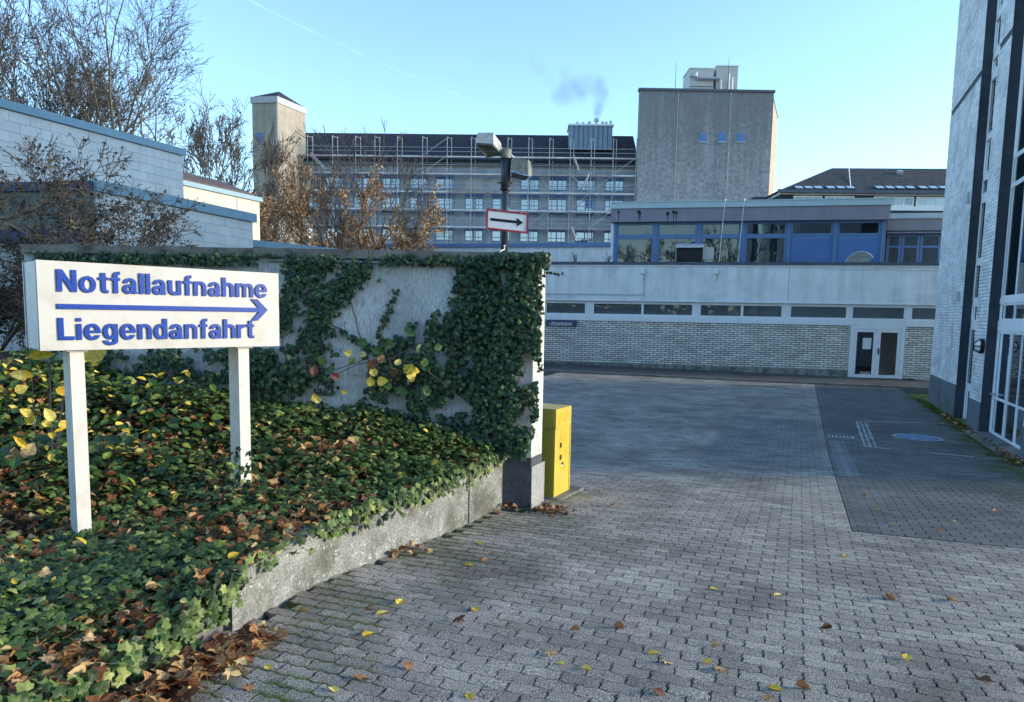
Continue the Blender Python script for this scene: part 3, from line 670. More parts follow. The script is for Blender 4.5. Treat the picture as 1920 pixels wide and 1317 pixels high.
# entrance door
dz = V(1640, 709); dt = V(1640, 611)
df = MB()
a0, a1 = dU0, dU1
df.fb(FB, a0+.002, a0+.14, -.14, .03, dz, dt); df.fb(FB, a1-.14, a1-.002, -.14, .03, dz, dt); df.fb(FB, a0+.141, a1-.141, -.14, .03, dt-.14, dt-.001); df.fb(FB, a0+.002, a1-.002, -.14, .02, dt+.002, vSill1-.002)
dr_ = part('door_frame', df, M['whiteframe'], bb)
part('doorstep', MB().fb(FB, a0, a1, -.3, .25, dz-.4, dz-.012), M['kerb'], bb)
mid = (a0+a1)/2
for a, b in ((a0+.145, mid-.004), (mid+.004, a1-.145)):
    d_ = win(FB, 'door', a, b, dz+.005, dt-.145, bb, M['whiteframe'], M['glassclear'], fw=.13, depth=.07, w=.01, inset=.04)
    hu = b-.06 if a < mid-.1 and b < mid+.1 else a+.06
    if a > mid: part('door_handle', MB().fb(FB, hu-.02, hu+.02, .011, .07, dz+1.0, dz+1.25), M['black'], d_)
part('door_notice', MB().fb(FB, U(1618, 640), U(1634, 640), -.022, -.018, V(1625, 655), V(1625, 634)), M['paper'], bb)
part('parcel_box', MB().fb(FB, U(1616, 700), U(1633, 700), -.35, -.15, dz+.02, dz+.22), M['paper'], bb)
part('door_curtain', MB().fb(FB, U(1663, 650), U(1686, 650), -.9, -.85, dz, dt), M['blind'], bb)
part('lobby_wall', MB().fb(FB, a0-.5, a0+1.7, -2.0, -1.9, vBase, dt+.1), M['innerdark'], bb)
part('door_curtain', MB().fb(FB, U(1607, 650), U(1613, 650), -.9, -.85, dz, dt), M['innerwall'], bb)
for k, px in ((0, 1592), (1, 1694)):
    for vv in (.15, 1.45, 1.75): part('hinge', MB().fb(FB, U(px, 660)+.05, U(px, 660)+.11, .031, .06, dz+vv, dz+vv+.14), M['whiteframe'], dr_)

# lettering without font files: every glyph is cut from bars, rings and sectors, filled cell by cell and extruded
def _rect(x0, y0, x1, y1): return lambda x, y: np.minimum(np.minimum(x-x0, x1-x), np.minimum(y-y0, y1-y))
def _ell(cx, cy, rx, ry): return lambda x, y: (1-np.sqrt(((x-cx)/rx)**2+((y-cy)/ry)**2))*min(rx, ry)
def _and(*f): return lambda x, y: np.minimum.reduce([g(x, y) for g in f])
def _or(*f): return lambda x, y: np.maximum.reduce([g(x, y) for g in f])
def _not(f): return lambda x, y: -f(x, y)
def _ring(cx, cy, rx, ry, ix, iy, *clip): return _and(_ell(cx, cy, rx, ry), _not(_ell(cx, cy, ix, iy)), *clip)
_up = lambda y0: (lambda x, y: y-y0); _dn = lambda y0: (lambda x, y: y0-y); _lf = lambda x0: (lambda x, y: x0-x); _rt = lambda x0: (lambda x, y: x-x0)
_arch = lambda x0, w_, st: _or(_ring(x0+w_/2, .46, w_/2, .285, w_/2-st, .125, _up(.46)), _rect(x0+w_-st, 0, x0+w_, .461))
GL = {
 'N': (.78, _or(_rect(0, 0, .2, 1), _rect(.58, 0, .78, 1), _and(_up(0), _dn(1), lambda x, y: (x-(1-y)*.56)*.87, lambda x, y: ((1-y)*.56+.23-x)*.87))),
 'L': (.62, _or(_rect(0, 0, .21, 1), _rect(0, 0, .62, .17))),
 'o': (.68, _ring(.34, .365, .34, .385, .142, .235)),
 't': (.41, _or(_rect(.11, .17, .305, .93), _rect(0, .59, .41, .73), _ring(.305, .19, .195, .2, .001, .001, _dn(.2), _lf(.306)), _rect(.30, -.01, .41, .14))),
 'f': (.41, _or(_rect(.11, 0, .305, .82), _rect(0, .59, .41, .73), _ring(.305, .81, .195, .21, .001, .001, _up(.8), _lf(.306)), _rect(.30, .87, .41, 1.02))),
 'l': (.195, _rect(0, 0, .195, 1)), 'i': (.195, _or(_rect(0, 0, .195, .73), _rect(0, .84, .195, 1))),
 'u': (.62, _or(_rect(0, .26, .195, .73), _rect(.425, 0, .62, .73), _ring(.31, .27, .31, .285, .115, .125, _dn(.27)))),
 'n': (.62, _or(_rect(0, 0, .195, .73), _arch(0, .62, .195))), 'h': (.62, _or(_rect(0, 0, .195, 1), _arch(0, .62, .195))),
 'm': (.95, _or(_rect(0, 0, .185, .73), _arch(0, .565, .185), _arch(.38, .57, .185))),
 'a': (.62, _or(_rect(.40, .0, .59, .50), _ring(.31, .49, .28, .255, .092, .115, _up(.49)), _ring(.25, .215, .25, .23, .075, .09), _rect(.25, .325, .42, .445), _rect(.55, 0, .62, .09))),
 'e': (.67, _or(_and(_ring(.335, .365, .335, .385, .142, .235), _not(_rect(.34, .215, .8, .33))), _rect(.12, .31, .665, .435))),
 'g': (.62, _or(_ring(.31, .375, .31, .37, .115, .225), _rect(.425, -.03, .62, .73), _ring(.31, -.03, .31, .235, .115, .09, _dn(-.03)))),
 'd': (.62, _or(_ring(.31, .365, .31, .385, .115, .235), _rect(.425, 0, .62, 1))),
 'r': (.41, _or(_rect(0, 0, .195, .73), _ring(.41, .43, .41, .31, .215, .125, _up(.43), _lf(.411)))),
}
def glyph_mesh(ch, h_=1/58.):
    W_, f = GL[ch]; xs_ = np.arange(-h_, W_+2*h_, h_); ys_ = np.arange(-.28, 1.06, h_); X, Y = np.meshgrid(xs_, ys_); Fv = f(X, Y); V = {}; vs = []; top = []
    def key(k, p):
        if k not in V: V[k] = len(vs); vs.append(p)
        return V[k]
    nI, nJ = len(xs_), len(ys_); edges = {}
    for j in range(nJ-1):
        for i in range(nI-1):
            c = [(i, j), (i+1, j), (i+1, j+1), (i, j+1)]; poly = []
            vals = [Fv[b_, a_] for a_, b_ in c]
            if max(vals) <= 0: continue
            for k in range(4):
                (a0, b0_), (a1, b1_) = c[k], c[(k+1) % 4]; v0, v1 = vals[k], vals[(k+1) % 4]
                if v0 > 0: poly.append(key(('c', a0, b0_), (xs_[a0], ys_[b0_])))
                if (v0 > 0) != (v1 > 0):
                    t = v0/(v0-v1); kk = ('e',)+tuple(sorted([(a0, b0_), (a1, b1_)])); poly.append(key(kk, (xs_[a0]+(xs_[a1]-xs_[a0])*t, ys_[b0_]+(ys_[b1_]-ys_[b0_])*t)))
            if len(poly) >= 3: top.append(poly)
    for p in top:
        for a_, b_ in zip(p, p[1:]+p[:1]): edges[(a_, b_)] = 1
    rim_ = [(a_, b_) for a_, b_ in edges if (b_, a_) not in edges]
    return vs, top, rim_
GC = {}
def letters(text, height_target, width_target, origin, ux, up, nrm, mat_, parent, depth, name='letter', gap=.105):
    tot = sum(GL[c][0] for c in text)+gap*(len(text)-1); sx = width_target/tot; sy = height_target; x = 0; off = worldloc(parent)
    for ch in text:
        if ch not in GC: GC[ch] = glyph_mesh(ch)
        vs, top, rim_ = GC[ch]; n = len(vs); P = []
        for z in (depth, 0.): P += [Vector(origin)+Vector(ux)*((x+a)*sx)+Vector(up)*(b*sy)+Vector(nrm)*z-off for a, b in vs]
        fs = [tuple(p) for p in top]+[(a, n+a, n+b, b) for a, b in rim_]
        me = bpy.data.meshes.new(name); me.from_pydata([tuple(p) for p in P], [], fs); me.materials.append(mat_); me.update()
        bm = bmesh.new(); bm.from_mesh(me); bmesh.ops.dissolve_limit(bm, angle_limit=.01, verts=bm.verts, edges=bm.edges); bm.to_mesh(me); bm.free()
        o = bpy.data.objects.new(name, me); col.objects.link(o); o.parent = parent; x += GL[ch][0]+gap
FBW = Frame(FB.p(0, 0, 0), FB.u, FB.n)
ns = thing('building_sign', 'small dark blue sign reading Notaufnahme on the white brick wall beside the garden wall end', 'sign', tuple(FB.p(U(1050, 606), .03, V(1050, 606))))
su0, su1, sv0, sv1 = U(1024, 606, .08), U(1081, 606, .08), V(1052, 612, .08), V(1052, 600, .08)
part('sign_plate', MB().fb(FB, su0, su1, .008, .08, sv0, sv1), M['signblue'], ns)
letters('Notaufnahme', .13, U(1073, 606, .08)-U(1034, 606, .08), FB.p(U(1034, 606, .08), .081, V(1052, 609, .08)), FB.u, (0, 0, 1), FB.n, M['paper'], ns, .004)
part('sign_arrow', MB().fb(FB, U(1030, 606, .08), U(1074, 606, .08), .081, .086, V(1052, 610.6, .08), V(1052, 609.9, .08)).fb(FB, U(1030, 606, .08), U(1031, 606, .08), .081, .086, V(1052, 610, .08), V(1052, 606, .08)), M['paper'], ns)
# cover plate / manhole by the kerb
for (px, py, wd, ln) in ((1418, 724, 1.25, .35),):
    p = onG(px, py); mb = MB(); mb.fb(Frame((p.x, p.y, G(p.x, p.y)), FB.u), -wd/2, wd/2, -ln/2, ln/2, -.02, .008)
    single('cover_plate', mb, M['paver_dark'], 'flat dark cover plate in the paving beside the kerb', 'drain cover', loc=(p.x, p.y, G(p.x, p.y)))

# ================================================================== UPPER STOREY with blue frames, on the roof behind the fascia
FU = Frame(FB.p(0, -2.6, 0), FB.u, FB.n)
UU = lambda px, py=440: FU.U(px, py); VV = lambda px, py: FU.V(px, py)
up = thing('rooftop_storey', 'set back upper storey with blue window frames and a mauve fascia above the flat roof', 'building', tuple(FU.p(8, 0, vRoof)))
c1, c0 = VV(1400, 380), VV(1400, 390.5); f0 = VV(1400, 416); b0 = vRoof
ua, ub = UU(1146, 400), UU(1665, 400)
part('roof_coping', MB().fb(FU, ua, ub+.1, -5, .42, c0, c1).fb(FU, ua-.02, ub+.12, -5, .45, c1+.001, c1+.05), M['palecoping'], up)
part('fascia', MB().fb(FU, ua+.02, ub, -5, .35, f0, c0-.002), M['purple'], up)
part('back_wall', MB().fb(FU, ua+.1, ub, -5, -4.9, b0-.5, f0), M['innerwall'], up)
part('ceiling', MB().fb(FU, ua+.1, ub, -4.89, -.1, f0+.004, f0+.02), M['innerwall'], up) if False else None
part('side_wall', MB().fb(FU, ua+.03, ua+.12, -4.9, -.02, b0-.3, f0-.003), M['whiteframe'], up)
part('side_wall', MB().fb(FU, ub-.1, ub-.02, -4.9, -.02, b0-.3, f0-.003), M['purple'], up)
edges = [UU(p, 440) for p in (1153, 1230, 1311, 1394, 1479, 1566, 1655)]
vt = VV(1400, 443)
for i in range(6):
    a, b = edges[i]+.07, edges[i+1]-.07
    win(FU, 'window', a, b, vt, f0-.004, up, M['bluewin'], M['glass'], fw=.10, depth=.1, w=.0, inset=.06, label=None)
    if i < 4: win(FU, 'window', a, b, b0-.1, vt-.003, up, M['bluewin'], M['glass'], fw=.10, depth=.1, w=0, inset=.06)
    else:
        o = part('panel_frame', MB().fb(FU, a, b, -.08, -.02, b0-.1, vt-.003), M['bluewin'], up)
        m2 = (a+b)/2
        for c_, d_ in ((a+.1, m2-.06), (m2+.06, b-.1)): part('blue_panel', MB().fb(FU, c_, d_, -.019, .0, b0, vt-.14), M['bluepanel'], o)
for e in edges: part('mullion', MB().fb(FU, e-.066, e+.066, -.12, .05, b0-.1, f0-.002), M['bluewin'], up)
part('corner_trim', MB().fb(FU, ua+.03, edges[0]-.07, -.02, .02, b0-.1, f0-.003), M['whiteframe'], up)
# curtains behind the first bays
for (pa, pb, m_) in ((1157, 1172, 'curtain'), (1172, 1205, 'blind'), (1240, 1262, 'curtain'), (1420, 1470, 'blind')):
    g_ = MB(); n = 12; u0, u1 = UU(pa), UU(pb)
    for k in range(n): x0 = u0+(u1-u0)*k/n; x1 = u0+(u1-u0)*(k+1)/n; g_.add([FU.p(x0, -.35-.05*(k % 2), b0), FU.p(x1, -.35-.05*((k+1) % 2), b0), FU.p(x1, -.35-.05*((k+1) % 2), f0-.1), FU.p(x0, -.35-.05*(k % 2), f0-.1)], [(0, 1, 2, 3)])
    part('curtain', g_, M[m_], up)
part('room_floor', MB().fb(FU, ua+.12, ub-.1, -4.9, -.12, b0-.25, b0-.02), M['innerdark'], up)
# bird nest marks and spots: woodpecker holes in the fascia
for px, py, r_ in ((1160, 398, .06), (1198, 398, .09), (1200, 401, .06), (1252, 401, .09), (1263, 398, .08), (1268, 399, .07)):
    u, v = FU.uv(px, py, .35); m_ = MB().tube([FU.p(u, .353, v), FU.p(u, .357, v)], r_, 9); m_.prism([FU.p(u-.02, .3535, v), FU.p(u+.025, .3535, v), FU.p(u+.005, .3535, v-.4-.3*random.random())], FU.n*.003); part('fascia_hole', m_, M['black'], up)
# lightning conductors
for px in (1359, 1395): 
    x = FU.U(px, 400, .5); part('lightning_conductor', MB().tube([FU.p(x, .50, c1+.1), FU.p(x-.06, .47, f0), FU.p(x-.16, .47, b0+.06)], .014, 5), M['whiteframe'], up)
# lower part at the right
F2 = Frame(FB.p(0, -3.6, 0), FB.u, FB.n); x0, x1 = F2.U(1658, 440), 27.
lw = thing('rooftop_annex', 'lower mauve and blue glazed annex at the right end of the upper storey', 'building', tuple(F2.p(x0+1, 0, vRoof)))
g1, g0, h0 = F2.V(1720, 402), F2.V(1720, 412), F2.V(1720, 434)
part('roof_coping', MB().fb(F2, x0, x1, -5, .4, g0, g1), M['palecoping'], lw); part('fascia', MB().fb(F2, x0, x1, -5, .33, h0, g0-.002), M['purple'], lw)
part('back_wall', MB().fb(F2, x0, x1, -3, -2.9, b0-.4, h0), M['innerwall'], lw)
for k in range(5): part('soffit_bracket', MB().fb(F2, F2.U(1660+k*24, 437), F2.U(1683+k*24, 437), .1, .3, h0-.12, h0-.05), M['purple'], lw)
ws = [F2.U(p, 460) for p in (1662, 1690, 1725, 1765, 1800)]
for a, b in zip(ws, ws[1:]): win(F2, 'window', a+.01, b-.01, b0-.1, h0-.13, lw, M['bluewin'], M['glass'], fw=.11, depth=.1, trans=[F2.V(1720, 463)], inset=.06)

# roof furniture
rv0 = FB.p(U(1295, 490, -.8), -.9, vRoof)
vent = thing('roof_vent', 'galvanised curved roof vent with a black opening on the flat roof before the blue windows', 'vent', tuple(rv0))
FV = Frame(FB.p(0, -1.1, 0), FB.u, FB.n); a, b = FV.U(1268, 475), FV.U(1318, 475); t1, t0 = FV.V(1290, 456), FV.V(1290, 491)
prof = [(0, t0), (0, t1-.18), (-.04, t1-.08), (-.12, t1-.02), (-.25, t1), (-.8, t1), (-.8, t0)]
m_ = MB(); m_.prism([FV.p(b, w_, v_) for w_, v_ in prof], FV.u*.02); m_.prism([FV.p(a, w_, v_) for w_, v_ in prof], FV.u*-.02)
for (w0, v0), (w1, v1) in zip(prof[1:], prof[2:]): m_.add([FV.p(a, w0, v0), FV.p(b, w0, v0), FV.p(b, w1, v1), FV.p(a, w1, v1)], [(0, 1, 2, 3)])
part('hood', m_, M['galv'], vent); part('grille', MB().fb(FV, a+.02, b-.02, -.3, -.12, t0, t1-.2), M['black'], vent)
for k in range(4): part('grille_slat', MB().fb(FV, a+.02, b-.02, -.118, -.08, t0+.08+k*.11, t0+.1+k*.11), M['darkmetal'], vent)
part('lip', MB().fb(FV, a-.02, b+.02, -.03, .03, t1-.2, t1-.165), M['whiteframe'], vent)
part('duct', MB().fb(FV, b+.03, b+.5, -.85, -.35, t0+.12, t1-.15).fb(FV, b+.1, b+.45, -.8, -.4, t0, t0+.118), M['galv'], vent)
FS = Frame(FB.p(0, -1.6, 0), FB.u, FB.n); cu, cv = FS.uv(1612, 496); R_ = .62
pts = [FS.p(cu-.55, 0, vRoof)]
pts = [FS.p(cu+R_*math.cos(t)-.02, .25*math.sin(t), vRoof+R_*math.sin(t)*1.02) for t in [math.radians(x) for x in range(180, 34, -12)]]+[FS.p(cu+.18, 0, vRoof)]
dl = thing('dome_skylight', 'grey striped half round rooflight plate leaning before the blue panels', 'skylight', tuple(FS.p(cu, 0, vRoof)))
part('plate', MB().prism(pts, -FS.n*.05), M['blockgrey'], dl)
rim = MB(); rim.tube([p+FS.n*.01 for p in pts[:-1]], .025, 5); part('rim', rim, M['palecoping'], dl)
for k in range(4):
    v_ = vRoof+.1+k*.12; hw = math.sqrt(max(.01, R_**2-(v_-vRoof)**2))*.92
    part('rib', MB().fb(FS, cu-hw, cu-.05+k*.12, .0+.04*k, .03+.06*k, v_, v_+.015), M['galv'], dl)
for k in range(5): part('reflector', MB().fb(FS, cu-.1+k*.09, cu-.05+k*.09, .12, .15, vRoof+.12+k*.07, vRoof+.16+k*.07), M['paper'], dl)

# grey parapet of the wing left of the upper storey
FP = Frame(FB.p(0, -9, 0), FB.u, FB.n)
pw = thing('low_wing', 'low grey concrete wing with a blue roof edge below the scaffolded building', 'building', tuple(FP.p(0, 0, vRoof-3)))
p1, p0 = FP.V(1100, 459), FP.V(1100, 463.5); xa, xb = FP.U(640, 470), FP.U(1149, 470)
part('wall', MB().fb(FP, xa, xb, -8, 0, -4, p0-.003), M['stonewall'] if False else M['fascia'], pw); part('roof_edge', MB().fb(FP, xa, xb, -8, .12, p0, p1+.08), M['deepblue'] if False else M['bluewin'], pw)
part('white_edge', MB().fb(FP, xb-.08, xb+.02, .0, .13, vRoof-.5, p0-.01), M['whiteframe'], pw)

# ================================================================== TALL BUILDING AT THE RIGHT
uR_ = EB; FRr = Frame((3.95, 0, EYE), (.4154, 1, 0), (-1, .4154, 0))
UR = lambda px, py, w=0: FRr.U(px, py, w); VR = lambda px, py, w=0: FRr.V(px, py, w)
tb = thing('tall_brick_building', 'tall building of white painted brick with dark stripes and glazed entrance at the right edge', 'building', tuple(FRr.p(16, 0, -2.4)))
TOP = 17.
e_far = UR(1743, 725); s1n = UR(1791.5, 735); s2f = UR(1815.5, 770, 0); s2n = UR(1836.5, 780); s3f = UR(1912.5, 860); s3n = s3f-1.4
st_b = -.20
# third pier starts where its far edge shows at the right border
print('R', e_far, s1n, s2f, s2n, s3f)
pl1 = VR(1768, 711.5); pl2 = VR(1826, 749.5); seam = VR(1818, 172) 
seam = VR(1790, 209.6)
def pier(u0, u1, vp):
    part('pier_core', MB().fb(FRr, u0+.01, u1-.004, -.6, -.03, vp, TOP), M['pmortar'], tb)
    part('plinth', MB().fb(FRr, u0+.005, u1-.001, -.6, .012, -2.9, vp-.004), M['plinthR'], tb)
    part('reveal', MB().fb(FRr, u0-.001, u0+.008, st_b-.02, -.004, -2.9, TOP), M['navy'], tb)
pier(s1n, e_far, pl1); pier(s2n, s2f, pl2); pier(s3n, s3f, pl2-.06)
part('far_end_wall', MB().fb(FRr, e_far, e_far+.02, -3.6, -.01, -2.9, TOP), M['pbrick'], tb)
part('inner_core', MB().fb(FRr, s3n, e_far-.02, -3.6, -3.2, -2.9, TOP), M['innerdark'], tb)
part('shade_wing', MB().fb(FRr, e_far-7, e_far+6.5, -12, -5.5, -2.9, TOP), M['pbrick'], tb)  # unseen block added so its shadow covers the left block walls
part('roof', MB().fb(FRr, s3n, e_far, -3.6, 0, TOP+.002, TOP+.3), M['darkcoping'], tb)
slots = []
PBL, PBH = .25, .0762
for (u0, u1, vp) in ((s1n+.01, e_far-.002, pl1), (s2n+.01, s2f-.002, pl2), (s3n+.01, s3f-.002, pl2-.06)):
    nr = int((14.5-vp)/PBH)
    for r in range(nr):
        v = vp+r*PBH
        if abs(v-seam) < PBH*.6: continue
        u = u0-(r % 2)*PBL/2
        while u < u1:
            a = max(u, u0)+.0; b = min(u+PBL, u1)-.008; u += PBL
            if b-a < .03: continue
            slots.append((a, b, v+.001, v+PBH-.009, r, (a**2+(v)**2)))
slots.sort(key=lambda s: s[5])
face_bricks(FRr, slots, M['pbrick'], tb, 300, dep=.034)
part('seam', MB().fb(FRr, s1n+.01, e_far-.01, -.029, -.024, seam-.03, seam+.03), M['navy'], tb)
# dark band just round each reveal (painted brick edge seen as stripe)
def strip(u0, u1, hs, parts_w, vb, mull=()):
    w_ = st_b
    back = MB()
    vs = [vb]+hs+[TOP]
    for i in range(len(hs)//2+1):
        lo = vs[2*i]; hi = vs[2*i+1] if 2*i+1 < len(vs) else TOP
        if hi-lo < .1: continue
        win(FRr, 'window', u0, u1, lo, hi, tb, M['whiteframe'], M['glassdark'], fw=.032, depth=.03, w=w_, mull=mull, inset=.035)
        if 2*i+2 < len(vs)-1: part('spandrel', MB().fb(FRr, u0, u1, w_-.05, w_-.005, hi+.003, vs[2*i+2]-.003), M['whiteframe'], tb)
px1 = 1812
def vs_at(pxs): return [VR(x, y, st_b) for x, y in pxs]
hs1 = vs_at([(1794, 722), (1794, 713.5), (1806, 615), (1806, 602), (1812, 574), (1812, 562.5), (1824, 499), (1824, 491), (1831, 387), (1832, 374), (1835, 346), (1836, 335), (1844, 269), (1845, 261), (1857, 154), (1858, 141), (1864, 109), (1864, 97), (1872, 32), (1873, 20)])
strip(s2f+.01, s1n-.012, hs1, None, -2.55)
# main glazed entrance bay between the second and third pier
uA, uB = s3f+.01, s2n-.012
ex = lambda px, py: VR(px, py, st_b)
hb = [ex(1848, 815), ex(1866, 742), ex(1870, 618), ex(1871, 600), ex(1873, 573), ex(1874, 560)]
door_top = ex(1868, 621); rail = ex(1862, 745); h1 = ex(1872, 606); h2 = ex(1872, 601); h3 = ex(1872, 571); h4 = ex(1872, 560); h5 = ex(1892, 350); h6 = ex(1897, 299)
base = -2.33
print('door heights', base, rail, door_top, h2, h3, h4, h5, h6)
mus = [UR(1866, 760, st_b), UR(1884, 780, st_b), UR(1902, 790, st_b)]
win(FRr, 'entrance_door', mus[1]+.02, uB, base, door_top, tb, M['whiteframe'], M['glassdark'], fw=.05, depth=.03, w=st_b+.01, mull=[mus[0]], trans=[rail], inset=.02, label='glazed white framed double door with low rail')
win(FRr, 'side_glazing', uA, mus[1]+.016, base, door_top, tb, M['whiteframe'], M['glassdark'], fw=.045, depth=.03, w=st_b, mull=[mus[2]], trans=[rail], inset=.02)
part('transom', MB().fb(FRr, uA, uB, st_b-.07, st_b+.015, door_top+.003, h2-.003), M['whiteframe'], tb)
win(FRr, 'fanlight', uA, uB, h2, h3, tb, M['whiteframe'], M['glassdark'], fw=.035, depth=.03, w=st_b, mull=mus, inset=.02)
part('transom', MB().fb(FRr, uA, uB, st_b-.07, st_b+.015, h3+.003, h4-.003), M['whiteframe'], tb)
mu2 = [mus[0]+.1, mus[1]+.05, mus[2]]
win(FRr, 'window', uA, uB, h4, h5-.03, tb, M['whiteframe'], M['glassdark'], fw=.045, depth=.03, w=st_b, mull=mu2, inset=.02)
win(FRr, 'window', uA, uB, h5-.028, h6, tb, M['whiteframe'], M['glassdark'], fw=.045, depth=.03, w=st_b, mull=mu2, inset=.02)
win(FRr, 'window', uA, uB, h6+.003, 10, tb, M['whiteframe'], M['glassdark'], fw=.045, depth=.03, w=st_b, mull=mu2, inset=.02)
win(FRr, 'window', uA, uB, 10.003, TOP, tb, M['whiteframe'], M['glassdark'], fw=.045, depth=.03, w=st_b, mull=mu2, inset=.02)
for k in (-1, 1): part('door_handle', MB().fb(FRr, mus[0]+k*.08-.012, mus[0]+k*.08+.012, st_b+.012, st_b+.07, rail+.06, rail+.10).fb(FRr, mus[0]+k*.14-.06, mus[0]+k*.14+.06, st_b+.05, st_b+.07, rail+.07, rail+.09), M['galv'], tb)
part('door_sticker', MB().tube([FRr.p(UR(1871, 700, st_b), st_b-.028, VR(1871, 700, st_b)), FRr.p(UR(1871, 700, st_b), st_b-.022, VR(1871, 700, st_b))], .13, 16), M['paper'], tb)
part('threshold', MB().fb(FRr, uA-.2, uB+.2, st_b-.3, .28, -2.9, base-.01), M['kerb'], tb)
part('threshold', MB().fb(FRr, s2f, s1n, st_b-.3, .05, -2.9, -2.56), M['kerb'], tb)
# vents and weep slots on the first pier
for px, py in ((1817, 371), (1798, 556)):
    u, v = FRr.uv(px, py, .01); m_ = MB().fb(FRr, u-.09, u+.09, .005, .05, v-.12, v+.12); part('wall_vent', m_, M['blockgrey'], tb)
bl = FRr.uv(1840, 650, 0); bl = (min(bl[0], s2f-.15), bl[1]); u, v = FRr.uv(1841.0, 650, .08); u = max(u, s2n+.16)
lp = thing('bulkhead_lamp', 'round black bulkhead lamp with caged glass on the brick pier by the doors', 'lamp', tuple(FRr.p(u, .02, v)))
part('lamp_base', MB().tube([FRr.p(u, .006, v), FRr.p(u, .05, v)], .16, 20), M['black'], lp)
dm_ = MB(); n = 16
for i in range(4):
    for j in range(n):
        q = []
        for di, dj in ((0, 0), (0, 1), (1, 1), (1, 0)):
            t = (i+di)/4*1.45; an = (j+dj)/n*2*math.pi; q.append(FRr.p(u+.13*math.cos(t)*math.cos(an), .05+.11*math.sin(t), v+.13*math.cos(t)*math.sin(an)))
        dm_.add(q, [(0, 1, 2, 3)])
part('lamp_glass', dm_, M['lens'] if False else M['signplate'], lp, smooth=True)
cg = MB(); cg.tube([FRr.p(u-.13*math.cos(t), .06+.13*math.sin(t), v) for t in [math.pi*i/10 for i in range(11)]], .014, 5); cg.tube([FRr.p(u, .06+.13*math.sin(t), v-.13*math.cos(t)) for t in [math.pi*i/10 for i in range(11)]], .014, 5); cg.tube([FRr.p(u+.15*math.cos(t), .07, v+.15*math.sin(t)) for t in [math.pi*i/10 for i in range(21)]], .02, 5)
part('lamp_cage', cg, M['black'], lp)
#SECTION4
# ================================================================== HOSPITAL WING, TOWERS (far)
def rel(p): return p.z-EYE
FH = Frame((0, 90, EYE), (1, -.03, 0))
HU = lambda px, py: FH.U(px, py); HV = lambda px, py: FH.V(px, py)
hw = thing('hospital_wing', 'long grey hospital wing with slate roof and rows of blue windows behind the scaffolding', 'building', (0, 90, -2))
hx0, hx1 = HU(500, 320), HU(1197, 320); ev = HV(900, 303); 
part('wall', MB().fb(FH, hx0, hx1, -12, 0, -5, ev), M['wingwall'], hw)
rt = FH.p(0, 0, 0); rz = onY(900, 252, 96).z-EYE
rf = MB(); rf.prism([FH.p(hx0+2, .5, ev-.3), FH.p(hx0+2, .5, ev), FH.p(hx0+2, -6, rz), FH.p(hx0+2, -12.5, ev), FH.p(hx0+2, -12.5, ev-.3)], FH.u*(hx1-hx0-2)); part('roof', rf, M['slate'], hw)
part('eave', MB().fb(FH, hx0+2, hx1, .1, .75, ev-.55, ev-.305), M['darkcoping'], hw)
cen = [1151, 1098, 1045, 993, 940, 889, 834, 785, 733, 680, 628, 578, 530]
rows_ = [(334, 356, 327), (371, 391, 366), (395, 405, None), (430, 452, None)]
WV = [(HV(900, 356), HV(900, 333)), (HV(900, 405), HV(900, 372)), (HV(900, 453), HV(900, 429))]
wmesh = {}
bl_ = set([(5, 0), (4, 0)])
for ci, cx_ in enumerate(cen):
    u = HU(cx_, 380)
    for ri, (v0, v1) in enumerate(WV):
        hwid = 1.18
        if (ci, ri) in bl_:
            part('blank_panel', MB().fb(FH, u-hwid, u+hwid, .0, .06, v0, v1), M['blockgrey'], hw); continue
        key = ri
        fz = 1.18
        F0 = Frame((0, 0, 0), FH.u, FH.n)
        if key not in wmesh:
            mb = MB(); H_ = v1-v0
            mb.fb(F0, -fz, fz, -.05, .06, 0, .12); mb.fb(F0, -fz, fz, -.05, .06, H_-.12, H_)
            for a in (-fz, -.10, fz-.12): mb.fb(F0, a, a+.15 if a > -1 and a < 1 else a+.12, -.05, .055, .121, H_-.121)
            mb.fb(F0, -fz+.13, fz-.13, -.05, .05, H_*.30, H_*.30+.08)
            mb.fb(F0, fz*.45, fz*.45+.07, -.05, .045, .125, H_-.125)
            g = MB(); g.add([F0.p(-fz, .01, 0), F0.p(fz, .01, 0), F0.p(fz, .01, H_), F0.p(-fz, .01, H_)], [(0, 1, 2, 3)])
            wmesh[key] = (mesh_of(mb, 'window', M['bluewin']), mesh_of(g, 'pane', M['glasshosp'] if 'glasshosp' in M else M['glass']))
        o = place(wmesh[key][0], 'window', hw, FH.p(u, 0, v0), (0, 0, 0)); g = place(wmesh[key][1], 'pane', o, (0, 0, 0), (0, 0, 0)); g.location = (0, 0, 0)
        if ri < 2: part('shutter_box', MB().fb(FH, u-1.2, u+1.2, .0, .1, v1+.12, v1+.5), M['bluewin'], hw)
        if ri == 1 and ci % 3 == 1: part('roller_shutter', MB().fb(FH, u+.0, u+1.1, .062, .08, v0+1.1, v1-.1), M['bluepanel'], hw)
